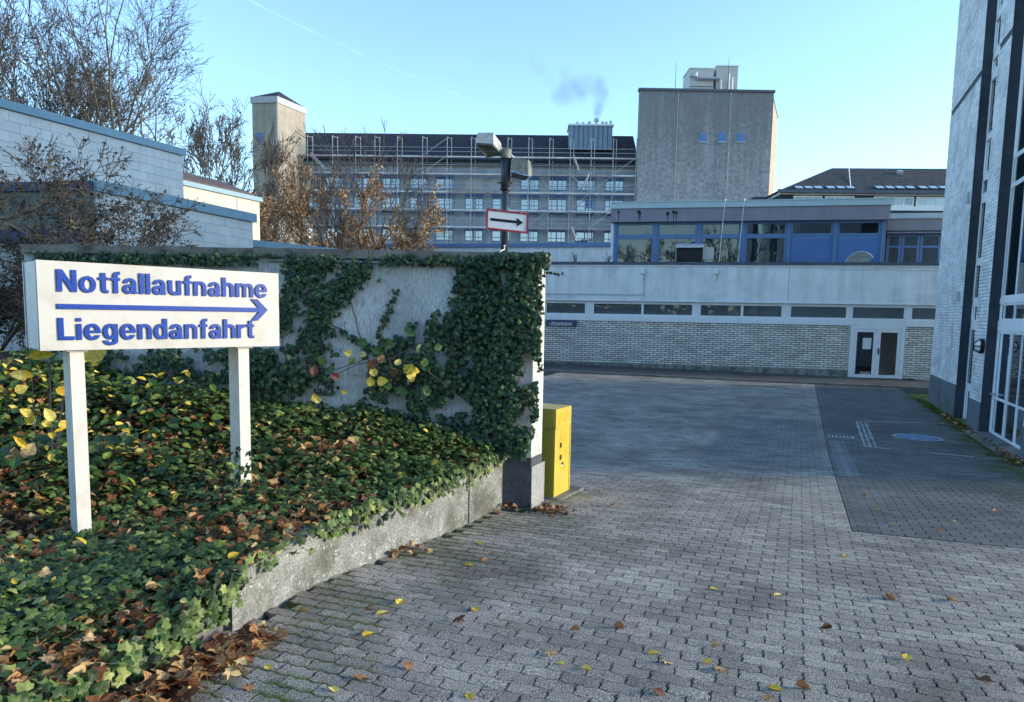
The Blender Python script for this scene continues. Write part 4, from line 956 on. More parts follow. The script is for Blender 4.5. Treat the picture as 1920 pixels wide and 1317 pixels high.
# roof plant room on the wing
FZ = Frame((0, 91.5, EYE), (1, -.03, 0)); z0, z1 = FZ.V(1110, 281), FZ.V(1110, 236); a, b = FZ.U(1067, 260), FZ.U(1148, 260)
rr = part('plant_room', MB().fb(FZ, a, b, -3.5, 0, z0, z1), M['zinc'], hw)
part('plant_room_top', MB().fb(FZ, a-.15, b+.15, -3.6, .12, z1+.002, z1+.22), M['whiteframe'], hw)
for k in range(1, 9): x = a+(b-a)*k/9; part('cladding_seam', MB().fb(FZ, x-.04, x+.04, .002, .08, z0, z1-.01), M['zincline'], hw)
for px, hh, rr_ in ((1083, .55, .18), (1094, .5, .16), (1106, .6, .22), (1119, 1.0, .32), (1131, .6, .18), (1138, .6, .16), (1146, .7, .16)):
    x = FZ.U(px, 236); m_ = MB().tube([FZ.p(x, -1, z1+.22), FZ.p(x, -1, z1+.22+hh*.6)], rr_*.55, 8); m_.tube([FZ.p(x, -1, z1+.2+hh*.6), FZ.p(x, -1, z1+.2+hh*.85), FZ.p(x, -1, z1+.22+hh)], [rr_*1.1, rr_*1.1, rr_*.4], 8); part('roof_cowl', m_, M['galv'], hw)
for px in (600, 813, 1010): x = HU(px, 290); part('rooflight', MB().prism([FH.p(x-.5, -.9+.1, ev+(rz-ev)*.14), FH.p(x+.5, -.8, ev+(rz-ev)*.14), FH.p(x+.5, -1.6, ev+(rz-ev)*.28), FH.p(x-.5, -1.6, ev+(rz-ev)*.28)], FH.n*.12+Vector((0, 0, .08))), M['galv'], hw)

# scaffolding in front of it
sc = thing('scaffolding', 'steel scaffolding with four levels of decks along the whole front of the hospital wing', 'scaffolding', tuple(FH.p(0, 2, -3)))
WS = 1.4
FSc = Frame(FH.p(0, WS, 0), FH.u, FH.n)
sx = [1191, 1148, 1107, 1068, 1029, 990, 951, 929, 883, 838, 792, 745, 703, 667, 624, 577, 545]
lv = [FSc.V(900, y) for y in (293, 325.5, 359.5, 393, 425)]
sbot = FSc.V(900, 470); stop = FSc.V(900, 257)
su = [FSc.U(p, 350) for p in sx]
def cyl_part(name, pts, r, m, k=5): return part(name, MB().tube(pts, r, k), m, sc)
for i, u in enumerate(su):
    if i == 7: continue
    cyl_part('standard', [FSc.p(u, 0, sbot), FSc.p(u, 0, stop)], .048, M['steel']); cyl_part('standard', [FSc.p(u+.45, -.75, sbot), FSc.p(u+.45, -.75, stop+.05)], .045, M['steel'])
    m_ = MB()
    for v in lv: m_.tube([FSc.p(u, 0, v), FSc.p(u+.45, -.75, v)], .04, 5)
    m_.tube([FSc.p(u, 0, stop-.1), FSc.p(u+.45, -.75, stop-.1)], .035, 5)
    part('transom_tubes', m_, M['steel'], sc)
su2 = [u for i, u in enumerate(su) if i != 7]
uN, uX = min(su2)-3.5, max(su2)
for li, v in enumerate(lv):
    for a, b in zip(su2[1:], su2[:-1]):
        d = part('deck', MB().fb(FSc, a+.03, b-.03, -.72, -.02, v-.16, v+.0), M['deck'] if (int(a*7)+li) % 3 else M['rust'], sc)
    for dv, m_, rr_ in ((.5, 'steel', .03), (1.0, 'steel', .03), (-.2, 'rust', .05)):
        cyl_part('guard_rail', [FSc.p(uN, .05, v+dv), FSc.p(uX, .05, v+dv)], rr_, M[m_])
for (i0, l) in ((0, 0), (1, 1), (8, 0), (2, 2), (9, 1), (1, 3), (9, 2), (8, 3), (4, 3)):
    if i0+1 < len(su2):
        cyl_part('brace', [FSc.p(su2[i0], .08, lv[l]), FSc.p(su2[i0+1], .08, lv[l+1])], .035, M['steel'])
for i0, l in ((2, 1), (9, 3), (11, 2)): cyl_part('brace', [FSc.p(su2[i0+1], .08, lv[l]), FSc.p(su2[i0], .08, lv[l+1])], .035, M['steel'])
cyl_part('brace', [FSc.p(su2[9], .08, lv[0]), FSc.p(su2[8], .08, stop-.2)], .035, M['steel'])
def stair(pa, pb):
    a_ = FSc.p(FSc.U(*pa), .25, FSc.V(*pa)); b_ = FSc.p(FSc.U(*pb), .25, FSc.V(*pb)); m_ = MB(); d = (b_-a_); s_ = Vector((0, 0, .35))
    m_.tube([a_, b_], .05, 4); m_.tube([a_+s_, b_+s_], .05, 4); n = 9
    for k in range(1, n): m_.tube([a_+d*k/n, a_+d*k/n+s_], .035, 4)
    part('stairway', m_, M['galv'], sc)
stair((1075, 297), (1085, 322)); stair((1104, 331), (1091, 358)); stair((583, 292), (609, 318)); stair((583, 325), (596, 340)); stair((1072, 432), (1080, 452))

# big concrete tower
FT = Frame((0, 88, EYE), (1, 0, 0)); TU = lambda px, py: FT.U(px, py); TV_ = lambda px, py: FT.V(px, py)
bt = thing('concrete_tower', 'large rain stained grey concrete tower with three small square blue windows', 'tower', (24, 88, -2))
tx0, tx1 = TU(1196, 274), TU(1446, 274); tz = TV_(1324, 172)
part('front_block', MB().fb(FT, tx0, tx1, -.6, 0, -6, tz), M['stonewall'], bt)
sd = FT.o+FT.u*tx1; bk = Vector((sd.x+4.6, sd.y+11, EYE))
m_ = MB(); q = [(tx0, 88.601), (tx1-.001, 88.601), (bk.x, bk.y), (tx0+4, 99)]
m_.prism([Vector((x, y, EYE-6)) for x, y in q], Vector((0, 0, tz+6-.001))); part('side_block', m_, M['stonesunlit'], bt)
part('roof_edge', MB().fb(FT, tx0-.12, tx1+.12, -.7, .15, tz+.002, tz+.28), M['darkcoping'], bt)
m_ = MB(); m_.prism([Vector((x, y, EYE+tz+.003)) for x, y in ((tx0, 88.71), (tx1+.1, 88.71), (bk.x+.1, bk.y+.1), (tx0+4, 99.1))], Vector((0, 0, .27))); part('roof_edge', m_, M['darkcoping'], bt)
for px in (1318, 1354, 1389):
    u = TU(px, 258); v = TV_(px, 258); o = part('window', MB().fb(FT, u-.44, u+.44, .003, .05, v-.52, v+.52), M['bluewin'], bt)
    part('pane', MB().fb(FT, u-.34, u+.34, .052, .06, v-.42, v+.42), M['bluepanel'], o)
    part('sill', MB().fb(FT, u-.5, u+.5, .003, .12, v-.62, v-.53), M['palecoping'], bt)
for px in (1272, 1371):
    u0 = TU(px, 172); part('conductor', MB().tube([FT.p(u0, .06, tz), FT.p(u0, .06, -3)], .028, 5), M['blockgrey'], bt)
dirs = (bk-Vector((tx1, 88.6, EYE))).normalized(); FTs = Frame((tx1, 88.6, EYE), dirs, Vector((dirs.y, -dirs.x, 0)))
for u_, v_ in ((8, 14), (8, 9.5), (8.3, 5.5)): part('side_window', MB().fb(FTs, u_, u_+1.0, .0, .06, v_, v_+2.2), M['navy'], bt)
for i, (px, top) in enumerate(((1271, 108), (1341, 108), (1371, 100), (1398, 118))):
    u = TU(px, 170); single('lightning_rod', MB().tube([FT.p(u, -1.5-(i % 2)*4, tz+.28), FT.p(u, -1.5-(i % 2)*4, FT.V(px, top))], [.045, .02], 5), M['darkmetal'],
        ('thin lightning rod left of the plant boxes on the concrete tower roof', 'thin lightning rod rising behind the left plant box on the tower roof', 'thin lightning rod rising from the taller right plant box on the tower roof', 'thin lightning rod right of the plant boxes on the concrete tower roof')[i], 'lightning rod', loc=tuple(FT.p(u, -1.5-(i % 2)*4, tz+.28)), group='lightning rods on the concrete tower')
# plant boxes on top
FQ = Frame((0, 91, EYE), (1, 0, 0)); pb = thing('rooftop_plant', 'grey ventilation plant boxes with silver ducts on the concrete tower roof', 'ventilation unit', (27, 91, EYE+tz))
a, b, c_, d_ = FQ.U(1293, 150), FQ.U(1338, 150), FQ.U(1343, 150), FQ.U(1383, 150); zt1, zt2 = FQ.V(1315, 129), FQ.V(1360, 124.5)
def warm_side(u0, u1, zt, nm):
    o = part(nm, MB().fb(FQ, u0, u1, -3.5, 0, tz+.3, zt), M['lampgrey'], pb); part('box_top', MB().fb(FQ, u0-.08, u1+.08, -3.6, .08, zt+.002, zt+.12), M['whiteframe'], pb); return o
warm_side(a, b, zt1, 'plant_box'); warm_side(c_, d_, zt2, 'plant_box')
part('duct', MB().tube([FQ.p(a+.7, .4, zt1-.6), FQ.p(a+.7, .4, zt1-1.1), FQ.p(a+1, .4, zt1-1.25), FQ.p(c_+.3, .4, zt1-1.3), FQ.p(c_+.45, .4, zt1-1.5), FQ.p(c_+.45, .4, tz+.3)], .2, 8), M['galv'], pb)
part('duct', MB().tube([FQ.p(c_+1.45, .5, zt1-.7), FQ.p(c_+1.45, .5, tz+.3)], .13, 8), M['galv'], pb); part('duct', MB().tube([FQ.p(c_+1.9, .5, zt1-1.2), FQ.p(c_+1.9, .5, tz+.3)], .1, 8), M['whiteframe'], pb)
for k in range(2): part('box_door', MB().fb(FQ, a+.15+k*1.55, a+1.5+k*1.55, .002, .05, tz+.35, tz+1.4), M['blockgrey'], pb)
part('box_rail', MB().fb(FQ, a, b, .002, .06, zt1-1.05, zt1-.98).fb(FQ, a, b, .002, .06, tz+1.5, tz+1.56), M['darkmetal'], pb)

# small stair tower with pyramid roof on the left
P0 = onY(521, 240, 86); ST = Frame((P0.x, 86, EYE), (.4154, 1, 0), (1, -.4154, 0))   # right hand face
L1 = ST.U(573, 250); fz = Frame((P0.x, 86, EYE), (-1, .15, 0), (-.15, -1, 0))
fx = fz.U(473.5, 250); tt = fz.V(521, 193)
stw = thing('stair_tower', 'slim stair tower with a dark pyramid roof and one sunlit face behind the bare trees', 'tower', (P0.x, 86, -2))
A_ = Vector((P0.x, 86, EYE)); B_ = ST.p(L1, 0, 0); D_ = fz.p(fx, 0, 0); C_ = B_+(D_-A_)
up_ = Vector((0, 0, 1))
part('walls', MB().prism([q+up_*-5 for q in (A_, B_, C_, D_)], up_*(tt+5)), M['stonesunlit'] if False else mat('stair_tower_render', (.36, .32, .26), .9, .15, 1.2, streak=.5), stw)
cx4 = (A_+B_+C_+D_)/4
def grow_(q, k): return cx4+(q-cx4)*k
part('roof_band', MB().prism([grow_(q, 1.06)+up_*(tt+.003) for q in (A_, B_, C_, D_)], up_*.75), M['blockgrey'], stw)
apex = cx4+up_*(onY(521, 172, cx4.y).z-EYE)
m_ = MB(); q = [grow_(q, 1.02)+up_*(tt+.755) for q in (A_, B_, C_, D_)]; m_.add(q+[apex], [(0, 1, 4), (1, 2, 4), (2, 3, 4), (3, 0, 4), (3, 2, 1, 0)]); part('pyramid_roof', m_, M['slate'], stw)
u, v = fz.uv(487, 258); part('window', MB().fb(fz, u-.4, u+.4, .0, .06, v-.5, v+.5), M['bluepanel'], stw)
part('corner_strip', MB().fb(fz, -.02, .25, .0, .05, -4, tt-.01), M['blockgrey'], stw)

# building behind the brick building at the right
FG = Frame((0, 62, EYE), (1, -.05, 0)); GU = lambda px, py=360: FG.U(px, py); GV = lambda px, py: FG.V(px, py)
rb = thing('slate_roof_building', 'building with mossy slate hip roof and small rooflights right of the concrete tower', 'building', (30, 62, -2))
g0, g1 = GU(1463), 48.; ge = GV(1600, 361)
part('wall', MB().fb(FG, g0, g1, -12, 0, -5, GV(1600, 367)-.003), M['navy'], rb)
part('eave_band', MB().fb(FG, g0-.1, g1, -12, .3, GV(1600, 367), GV(1600, 362.5)), M['whiteframe'], rb)
rd = onY(1650, 318, 67.5).z-EYE; hx = Frame((0, 67.5, EYE), (1, 0, 0)).U(1558, 318)
e0 = GV(1600, 362)+.02
m_ = MB(); q = [FG.p(g0-.4, .5, e0), FG.p(g1, .5, e0), FG.p(g1, -12, e0), FG.p(g0-.4, -12, e0), Vector((hx, 67.3, EYE+rd)), Vector((g1, 66.2, EYE+rd))]
m_.add(q, [(0, 1, 5, 4), (1, 2, 5), (2, 3, 4, 5), (3, 0, 4), (0, 3, 2, 1)]); part('roof', m_, M['slate2'], rb)
part('gutter', MB().fb(FG, g0-.4, g1, .5, .72, e0-.15, e0+.12), M['darkcoping'], rb)
# rooflights lie on the slope
nr_ = (q[1]-q[0]).cross(q[4]-q[0]).normalized(); nr_ = nr_ if nr_.z > 0 else -nr_
for px in (1497, 1515, 1533, 1556, 1575, 1593, 1648, 1667, 1686, 1705, 1729, 1748, 1767):
    d = ray(px, 353.5); t = (q[0]-O).dot(nr_)/d.dot(nr_); c = O+d*t; ru = (q[1]-q[0]).normalized(); rs = nr_.cross(ru); rs = rs if rs.z > 0 else -rs
    o = part('rooflight', MB().prism([c+ru*x+rs*y for x, y in ((-.36, -.5), (.36, -.5), (.36, .4), (-.36, .4))], nr_*.12), M['darkmetal'], rb)
    part('pane', MB().prism([c+ru*x+rs*y+nr_*.125 for x, y in ((-.30, -.4), (.30, -.4), (.30, .2), (-.30, .2))], nr_*.02), M['palecoping'], o)
d = ray(1687, 327); t = (q[0]-O).dot(nr_)/d.dot(nr_); c = O+d*t; part('roof_hatch', MB().prism([c+ru*x+rs*y for x, y in ((-.22, -.2), (.22, -.2), (.22, .3), (-.22, .3))], nr_*.3), M['galv'], rb)
part('conductor', MB().tube([FG.p(GU(1592), .4, e0), Vector((Frame((0, 67, EYE), (1, 0, 0)).U(1590, 318), 66.9, EYE+rd+.1))], .035, 4), M['whiteframe'], rb)
v1, v0 = GV(1600, 368.5), GV(1700, 387.5)
for a_, b_, n in ((1487, 1541, 3), (1546, 1601, 3), (1638, 1713, 4), (1717, 1775, 3), (1779, 1850, 3)):
    ua_, ub_ = GU(a_, 377), GU(b_, 377)
    win(FG, 'window', ua_, ub_, v0, v1, rb, M['whiteframe'], M['palepane'] if 'palepane' in M else M['glass'], fw=.12, depth=.1, w=.08, mull=[ua_+(ub_-ua_)*k/n for k in range(1, n)], inset=.04)
part('band', MB().fb(FG, GU(1640, 390), g1, .0, .1, v0-.35, v0-.003), M['whiteframe'], rb)
part('lower_wall', MB().fb(FG, GU(1630), g1, .0, .06, v0-1.6, v0-.36), M['navy'], rb)
ce = thing('connecting_corridor', 'short glazed corridor with a dark flat roof between concrete tower and slate roofed building', 'building', tuple(FG.p(g0-1.2, -3, -2)))
part('corridor_roof', MB().fb(FG, g0-1.6, g0-.45, -5, -2, GV(1455, 368), GV(1455, 362)), M['darkmetal'], ce); part('corridor_wall', MB().fb(FG, g0-1.6, g0-.45, -5, -2.1, -3, GV(1455, 368.1)), M['palecoping'], ce)

# ================================================================== LEFT BUILDINGS, painted block
def para(n0, n1):  # plane through two ground positions
    d = (Vector(n1)-Vector(n0)); return Frame((n0[0], n0[1], EYE), (d.x, d.y, 0), Vector((d.y, -d.x, 0)))
def blocks(F, u0, u1, v0, v1, m, parent, limit=None, bw=.5, bh=.245, dep=.03, vis=None):
    nr = int(math.ceil((v1-v0)/bh)); cnt = 0; mm = {}
    for r in range(nr):
        vb = v1-(r+1)*bh; off = (r % 2)*bw/2; u = u0-off
        while u < u1-.02:
            a = max(u, u0)+.004; b = min(u+bw, u1)-.004; u += bw
            if b-a < .05: continue
            lo = max(vb, v0)+.004; hi = vb+bh-.004
            if hi-lo < .05: continue
            key = (round(b-a, 3), round(hi-lo, 3))
            if key not in mm:
                mb = MB(); L_ = (b-a)/2; H_ = (hi-lo)/2; mb.fb(Frame((0, 0, 0), F.u, F.n), -L_, L_, -.02, dep, -H_, H_); mm[key] = mesh_of(mb, 'block', m)
            place(mm[key], 'block', parent, F.p((a+b)/2, random.uniform(-.003, .003), (lo+hi)/2), (0, 0, 0)); cnt += 1
    return cnt
# lower block building
Pc = onY(177, 400, 15.3); Pd = onY(472, 412, 20.2)
FL = para((Pc.x, 15.3), (Pd.x, 20.2)); Lu1 = (Vector((Pd.x, 20.2, 0))-Vector((Pc.x, 15.3, 0))).length
lz = FL.V(325, 388); print('low block', lz, FL.V(177, 360), FL.V(470, 410), Lu1)
lb_ = thing('low_block_building', 'lower white painted block building with blue roof edge behind the bare shrub', 'building', (Pc.x, 15.3, -1))
FL2 = Frame((Pc.x, 15.3, EYE), (-FL.n.x, -FL.n.y, 0), Vector((-FL.u.x, -FL.u.y, 0)))    # frontal face: u to the left
FL2 = Frame((Pc.x, 15.3, EYE), (-1, .18, 0), (-.18, -1, 0))
core = MB(); core.prism([FL.p(0, -.001, -4), FL.p(Lu1, -.001, -4), FL.p(Lu1, -6, -4), FL2.p(9, -.001, -4)], up_*(lz+4)); part('wall_core', core, M['mortar'], lb_)
n1 = blocks(FL, 0.03, Lu1-.0, -.9, lz-.01, M['block'], lb_)
part('roof_edge', MB().fb(FL, -.0, Lu1+.10, -.6, .10, lz+.002, lz+.24), M['bluecoping'], lb_)
lzf = lz
part('roof_edge', MB().fb(FL2, -.0, 9, -.6, .10, lz+.001, lz+.20), M['deepblue'], lb_)
vw1 = FL2.V(20, 456); vw0 = FL2.V(20, 545); vs0 = FL2.V(20, 571)
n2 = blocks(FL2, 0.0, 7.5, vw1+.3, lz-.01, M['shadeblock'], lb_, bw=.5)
part('lintel', MB().fb(FL2, 0.0, 7.5, -.1, .05, vw1+.0, vw1+.29), M['deepblue'], lb_)
o = part('window', MB().fb(FL2, .2, 7.4, -.08, -.05, vw0+.003, vw1-.003), M['darkmetal'], lb_)
for k in range(4): part('pane', MB().fb(FL2, .3+k*1.8, .3+k*1.8+1.68, -.045, -.03, vw0+.06, vw1-.06), M['glassdark'], o)
part('window_sill', MB().fb(FL2, 0.0, 7.5, -.1, .09, vs0, vw0), M['deepblue'], lb_)
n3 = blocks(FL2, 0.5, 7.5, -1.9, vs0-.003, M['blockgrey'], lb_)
# upper block building
Ua = onY(342, 330, 21.5); Fu = Frame((Ua.x, 21.5, EYE), (-.4154, -1, 0), (1, -.4154, 0)); uz = Fu.V(180, 250); print('upper', uz, Fu.V(342, 292), Fu.V(10, 205))
ub_ = thing('upper_block_building', 'taller white painted block building with a sloping pale blue parapet below the bare trees', 'building', (Ua.x, 21.5, -1))
ulen = Fu.U(-60, 200)
part('wall_core', MB().fb(Fu, 0, ulen, -5, -.001, -2, uz), M['mortar'], ub_)
n4 = blocks(Fu, 0.0, ulen, lz-.3, uz-.01, M['block'], ub_)
part('roof_edge', MB().fb(Fu, -.08, ulen, -5, .10, uz+.002, uz+.20), M['bluecoping'], ub_)
print('blocks', n1, n2, n3, n4)
# cream building behind
Ca = onY(487, 410, 31); Fc = Frame((Ca.x, 31, EYE), (-.4154, -1, 0), (1, -.4154, 0)); cz = Fc.V(487, 379); Fc2 = Frame((Ca.x, 31, EYE), (-1, 0, 0), (0, -1, 0))
cb = thing('cream_building', 'sunlit cream rendered wall with pale coping and brown roof beyond the block building', 'building', (Ca.x, 31, -1))
part('wall', MB().fb(Fc, 0, 9, -3, 0, -3, cz), M['cream'], cb); part('coping', MB().fb(Fc, -.1, 9, -3, .1, cz+.002, cz+.18), M['bluecoping'], cb)
part('wall_joint', MB().fb(Fc, 1.3, 1.34, .0, .012, -2, cz), M['mortar'], cb)
part('roof', MB().prism([Fc.p(.1, -.2, cz+.2), Fc.p(9, -.2, cz+.2), Fc.p(9, -2.2, cz+.9), Fc.p(.1, -2.2, cz+.9)], up_*.12), M['roofbrown'], cb)
# low parapet running to the garden wall
La = onY(473, 455, 20.8); Fp = Frame((La.x, 20.8, EYE), (.60, .80, 0)); pz = Fp.V(500, 453)
lp_ = thing('low_parapet', 'low white parapet with a long pale blue coping running behind the garden wall', 'wall', (La.x, 20.8, 0))
part('wall', MB().fb(Fp, 0, 7, -.3, 0, -2, pz-.2), M['block'], lp_); part('coping', MB().fb(Fp, -.05, 7.05, -.4, .08, pz-.197, pz), M['bluecoping'], lp_)
#SECTION5
# ================================================================== GARDEN WALL with coping
wc = onG(998.4, 957.8); WY = 7.3
zt = onY(760, 487, WY).z; zc = onY(760, 471, WY).z
Af = onY(998.4, 720, WY); Bb = onY(1018.5, 720, WY+.27); wl = -5.1
gw = thing('garden_wall', 'white plastered garden wall overgrown with ivy, its right end dark grey at the foot', 'wall', (-1, WY, G(-1, WY)))
zg = EYE-2.25; zp = onY(975, 859, WY).z
FW = Frame((0, WY, EYE), (1, 0, 0)); th = .27
q = [(wl, WY), (Af.x, WY), (Bb.x, WY+th), (wl, WY+th)]
part('wall_body', MB().prism([Vector((x, y, zp+.002)) for x, y in q], up_*(zt-zp-.004)), M['plaster'], gw)
xq = onY(947, 900, WY).x
q2 = [(xq-.3, WY-.006), (Af.x+.002, WY-.006), (Bb.x+.004, WY+th), (xq-.3, WY+th)]
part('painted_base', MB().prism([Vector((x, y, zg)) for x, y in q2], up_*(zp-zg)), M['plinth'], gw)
d_ = (Vector((Bb.x, WY+th, 0))-Vector((Af.x, WY, 0))).normalized(); FE = Frame((Af.x, WY, EYE), d_, Vector((d_.y, -d_.x, 0)))
ze = onY(1005, 871, WY).z
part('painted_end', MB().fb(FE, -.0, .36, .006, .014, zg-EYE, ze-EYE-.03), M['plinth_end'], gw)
q3 = [(wl, WY-.05), (Af.x+.03, WY-.05), (Bb.x+.06, WY+th+.04), (wl, WY+th+.04)]
cx_l = [wl, -3.9, -2.7, -1.5, -.35]
cq = cx_l+[None]
for i, x0 in enumerate(cx_l):
    x1 = cx_l[i+1]-.006 if i+1 < len(cx_l) else None
    pl_ = [(x0, WY-.05), (x1 if x1 else Af.x+.03, WY-.05), (x1 if x1 else Bb.x+.06, WY+th+.04), (x0, WY+th+.04)]
    part('coping_stone', MB().prism([Vector((x, y, zt)) for x, y in pl_], up_*(zc-zt+random.uniform(-.003, .003))), M['coping'], gw)
part('wall_rail', MB().tube([(-2.55, WY-.035, zt-.035), (Af.x-.05, WY-.035, zt-.04)], .011, 5), M['galv'], gw)

# ================================================================== leaves
IV = [(0, -.02), (.26, -.18), (.47, -.06), (.40, .13), (.50, .36), (.25, .42), (0, .74), (-.25, .42), (-.50, .36), (-.40, .13), (-.47, -.06), (-.26, -.18)]
ivt = [(0, .16, .05)]+[(x, y, -.10*abs(x)*2-.12*max(0, y-.3)) for x, y in IV]
ivf = np.array([(0, 1+i, 1+(i+1) % 12) for i in range(12)])
IV5 = [(0, -.02), (.42, -.12), (.34, .16), (.46, .40), (.16, .38), (0, .75), (-.16, .38), (-.46, .40), (-.34, .16), (-.42, -.12)]
ov = [(0, 0), (.24, .14), (.33, .40), (.22, .70), (0, 1.0), (-.22, .70), (-.33, .40), (-.24, .14)]
ovt = [(0, .42, -.03)]+[(x, y, .09*abs(x)*3-.10*(y-.4)**2*2) for x, y in ov]
ovf = np.array([(0, 1+i, 1+(i+1) % 8) for i in range(8)])
mp_ = [(0, 0), (.16, .12), (.5, .05), (.36, .3), (.62, .5), (.3, .52), (.2, .78), (0, 1.02), (-.2, .78), (-.3, .52), (-.62, .5), (-.36, .3), (-.5, .05), (-.16, .12)]
mpt = [(0, .4, .05)]+[(x, y, .16*math.sin(3*x+2*y)) for x, y in mp_]
mpf = np.array([(0, 1+i, 1+(i+1) % 14) for i in range(14)])
curl = [(0, .42, -.10)]+[(x*.8, y, .34*abs(x)*1.8+.16*math.sin(4*y)) for x, y in ov]
def orient(nrm, spin, s, p, sx=1.):
    n = Vector(nrm).normalized(); a = n.cross(Vector((0, 0, 1)));
    if a.length < .05: a = Vector((1, 0, 0))
    a.normalize(); b = n.cross(a); ca, sa = math.cos(spin), math.sin(spin)
    x = a*ca+b*sa; y = n.cross(x)
    return [[x.x*s*sx, y.x*s, n.x*s, p[0]], [x.y*s*sx, y.y*s, n.y*s, p[1]], [x.z*s*sx, y.z*s, n.z*s, p[2]]]
def leaves(name, A, t, f, m, parent=None, kind='stuff', nparts=0, pname='leaf', smooth=False):
    A = list(A)
    if nparts and parent:
        me = bpy.data.meshes.new(pname); me.from_pydata(t, [], [tuple(q) for q in f]); me.materials.append(m)
        off = worldloc(parent)
        for a in A[:nparts]:
            o = bpy.data.objects.new(pname, me); col.objects.link(o); o.parent = parent
            mm = Matrix([a[0], a[1], a[2], [0, 0, 0, 1]]); mm.translation -= off; o.matrix_local = mm
        A = A[nparts:]
    if not A: return None
    V, Fc = inst(t, f, np.array(A)); return bulk(name, V, Fc, m, parent=parent, kind=kind, smooth=smooth)
# ---- ivy carpet of the bed
R = random.random
A = []; Bn = []; Yl = []
def bed_ok(x, y): return x < edge_x(y)+.03 and abs(x/y) < .9
cnt = 0
while len(A) < 27000:
    y = 2.35+(R()**1.25)*4.95; x = edge_x(y)-abs(R())*min(6.5, y*.95+.2)
    if not bed_ok(x, y): continue
    z = bedz(x, y)
    n1_ = mnoise.noise(Vector((x*1.1, y*1.1, 1.5)))+.5*mnoise.noise(Vector((x*3.3, y*3.3, 4)))
    bare = max(0, .16-n1_*.9) if y < 5 and x < -1.9 else .05
    if x < -2.9 and y > 3.6: bare += .25
    if R() < bare: continue
    s = random.uniform(.032, .08)*(1 if R() < .8 else 1.25)
    lift = R()**1.3*(.10 if y < 6.6 else .16)+.02*n1_*4
    A.append(orient((random.gauss(.12, .38), random.gauss(-.22, .36), 1), R()*6.28, s, (x, y, z+.02+lift)))
# ivy spilling over the retaining wall top and hanging over the near kerb
for _ in range(1250):
    t = R(); y = 2.5+t*4.7; ex = edge_x(y); drop = abs(random.gauss(0, .05)) if y > 3.8 else abs(random.gauss(0, .09))
    k = .5+.5*mnoise.noise(Vector((y*2.2, 0, 7)))
    if y > 3.8 and R() > k+.15: continue
    if 3.9 < y < 4.8 and R() < .8: continue
    top = EYE-1.52 if y > 3.8 else bedz(ex, y)+.05
    A.append(orient((1.2+random.gauss(0, .4), -.9+random.gauss(0, .4), .9+random.gauss(0, .4)), R()*6.28, random.uniform(.045, .08), (ex+.02+random.gauss(0, .03), y, top-drop*1.2+.03+R()*.05)))
ib = leaves('ivy_ground_cover', A, ivt, ivf, M['ivy']); tag(ib, 'dense green ivy covering the raised bed below the white sign', 'ivy')
# fallen leaves lying in the bed
Bn = []
while len(Bn) < 4800:
    y = 2.35+(R()**1.2)*4.9; x = edge_x(y)-R()*min(6.5, y*.95)
    if not bed_ok(x, y): continue
    n1_ = mnoise.noise(Vector((x*1.1, y*1.1, 1.5)))+.5*mnoise.noise(Vector((x*3.3, y*3.3, 4)))
    w_ = .28+max(0, .35-n1_*1.3)+(.40 if x < -2.4 else 0)+(.3 if y < 3.5 else 0)-(.2 if y > 6 and x > -2.5 else 0)
    if R() > w_: continue
    Bn.append(orient((random.gauss(.1, .45), random.gauss(-.15, .45), 1), R()*6.28, random.uniform(.045, .085), (x, y, bedz(x, y)+.03+R()*.075)))
h_ = len(Bn)//2
o = leaves('leaf_litter', Bn[:h_], mpt, mpf, M['brown']); tag(o, 'brown fallen maple leaves scattered over the ivy bed', 'fallen leaves')
o = leaves('leaf_litter', Bn[h_:], curl, ovf, M['brown']); tag(o, 'curled dry brown leaves caught among the ivy', 'fallen leaves')
Yl = []
for _ in range(100):
    y = 2.6+R()*4.5; x = edge_x(y)-R()*min(6., y*.9)
    if x > -2.3 and R() < .6: continue
    Yl.append(orient((random.gauss(.1, .4), random.gauss(-.2, .4), 1), R()*6.28, random.uniform(.05, .085), (x, y, bedz(x, y)+.10+R()*.07)))
for _ in range(230):     # yellow patch at the left behind the post
    x = -3.0-R()*3.0; y = 5.3+R()*1.9; Yl.append(orient((random.gauss(.2, .4), random.gauss(-.3, .4), 1), R()*6.28, random.uniform(.05, .09), (x, y, bedz(x, y)+.10+R()*.25)))
o = leaves('yellow_leaves', Yl, ovt, ovf, M['yellowleaf']); tag(o, 'yellow leaves of low saplings scattered in the left of the bed', 'leaves')
# low broadleaf undergrowth at left
A = []
for _ in range(900):
    x = -2.8-R()*3.8; y = 5.2+R()*2.0; A.append(orient((random.gauss(.2, .5), random.gauss(-.3, .4), 1), R()*6.28, random.uniform(.07, .12), (x, y, bedz(x, y)+.05+R()*.22)))
o = leaves('undergrowth', A, ovt, ovf, M['greenleaf']); tag(o, 'dark green broad leaved undergrowth in the left back of the bed', 'undergrowth')

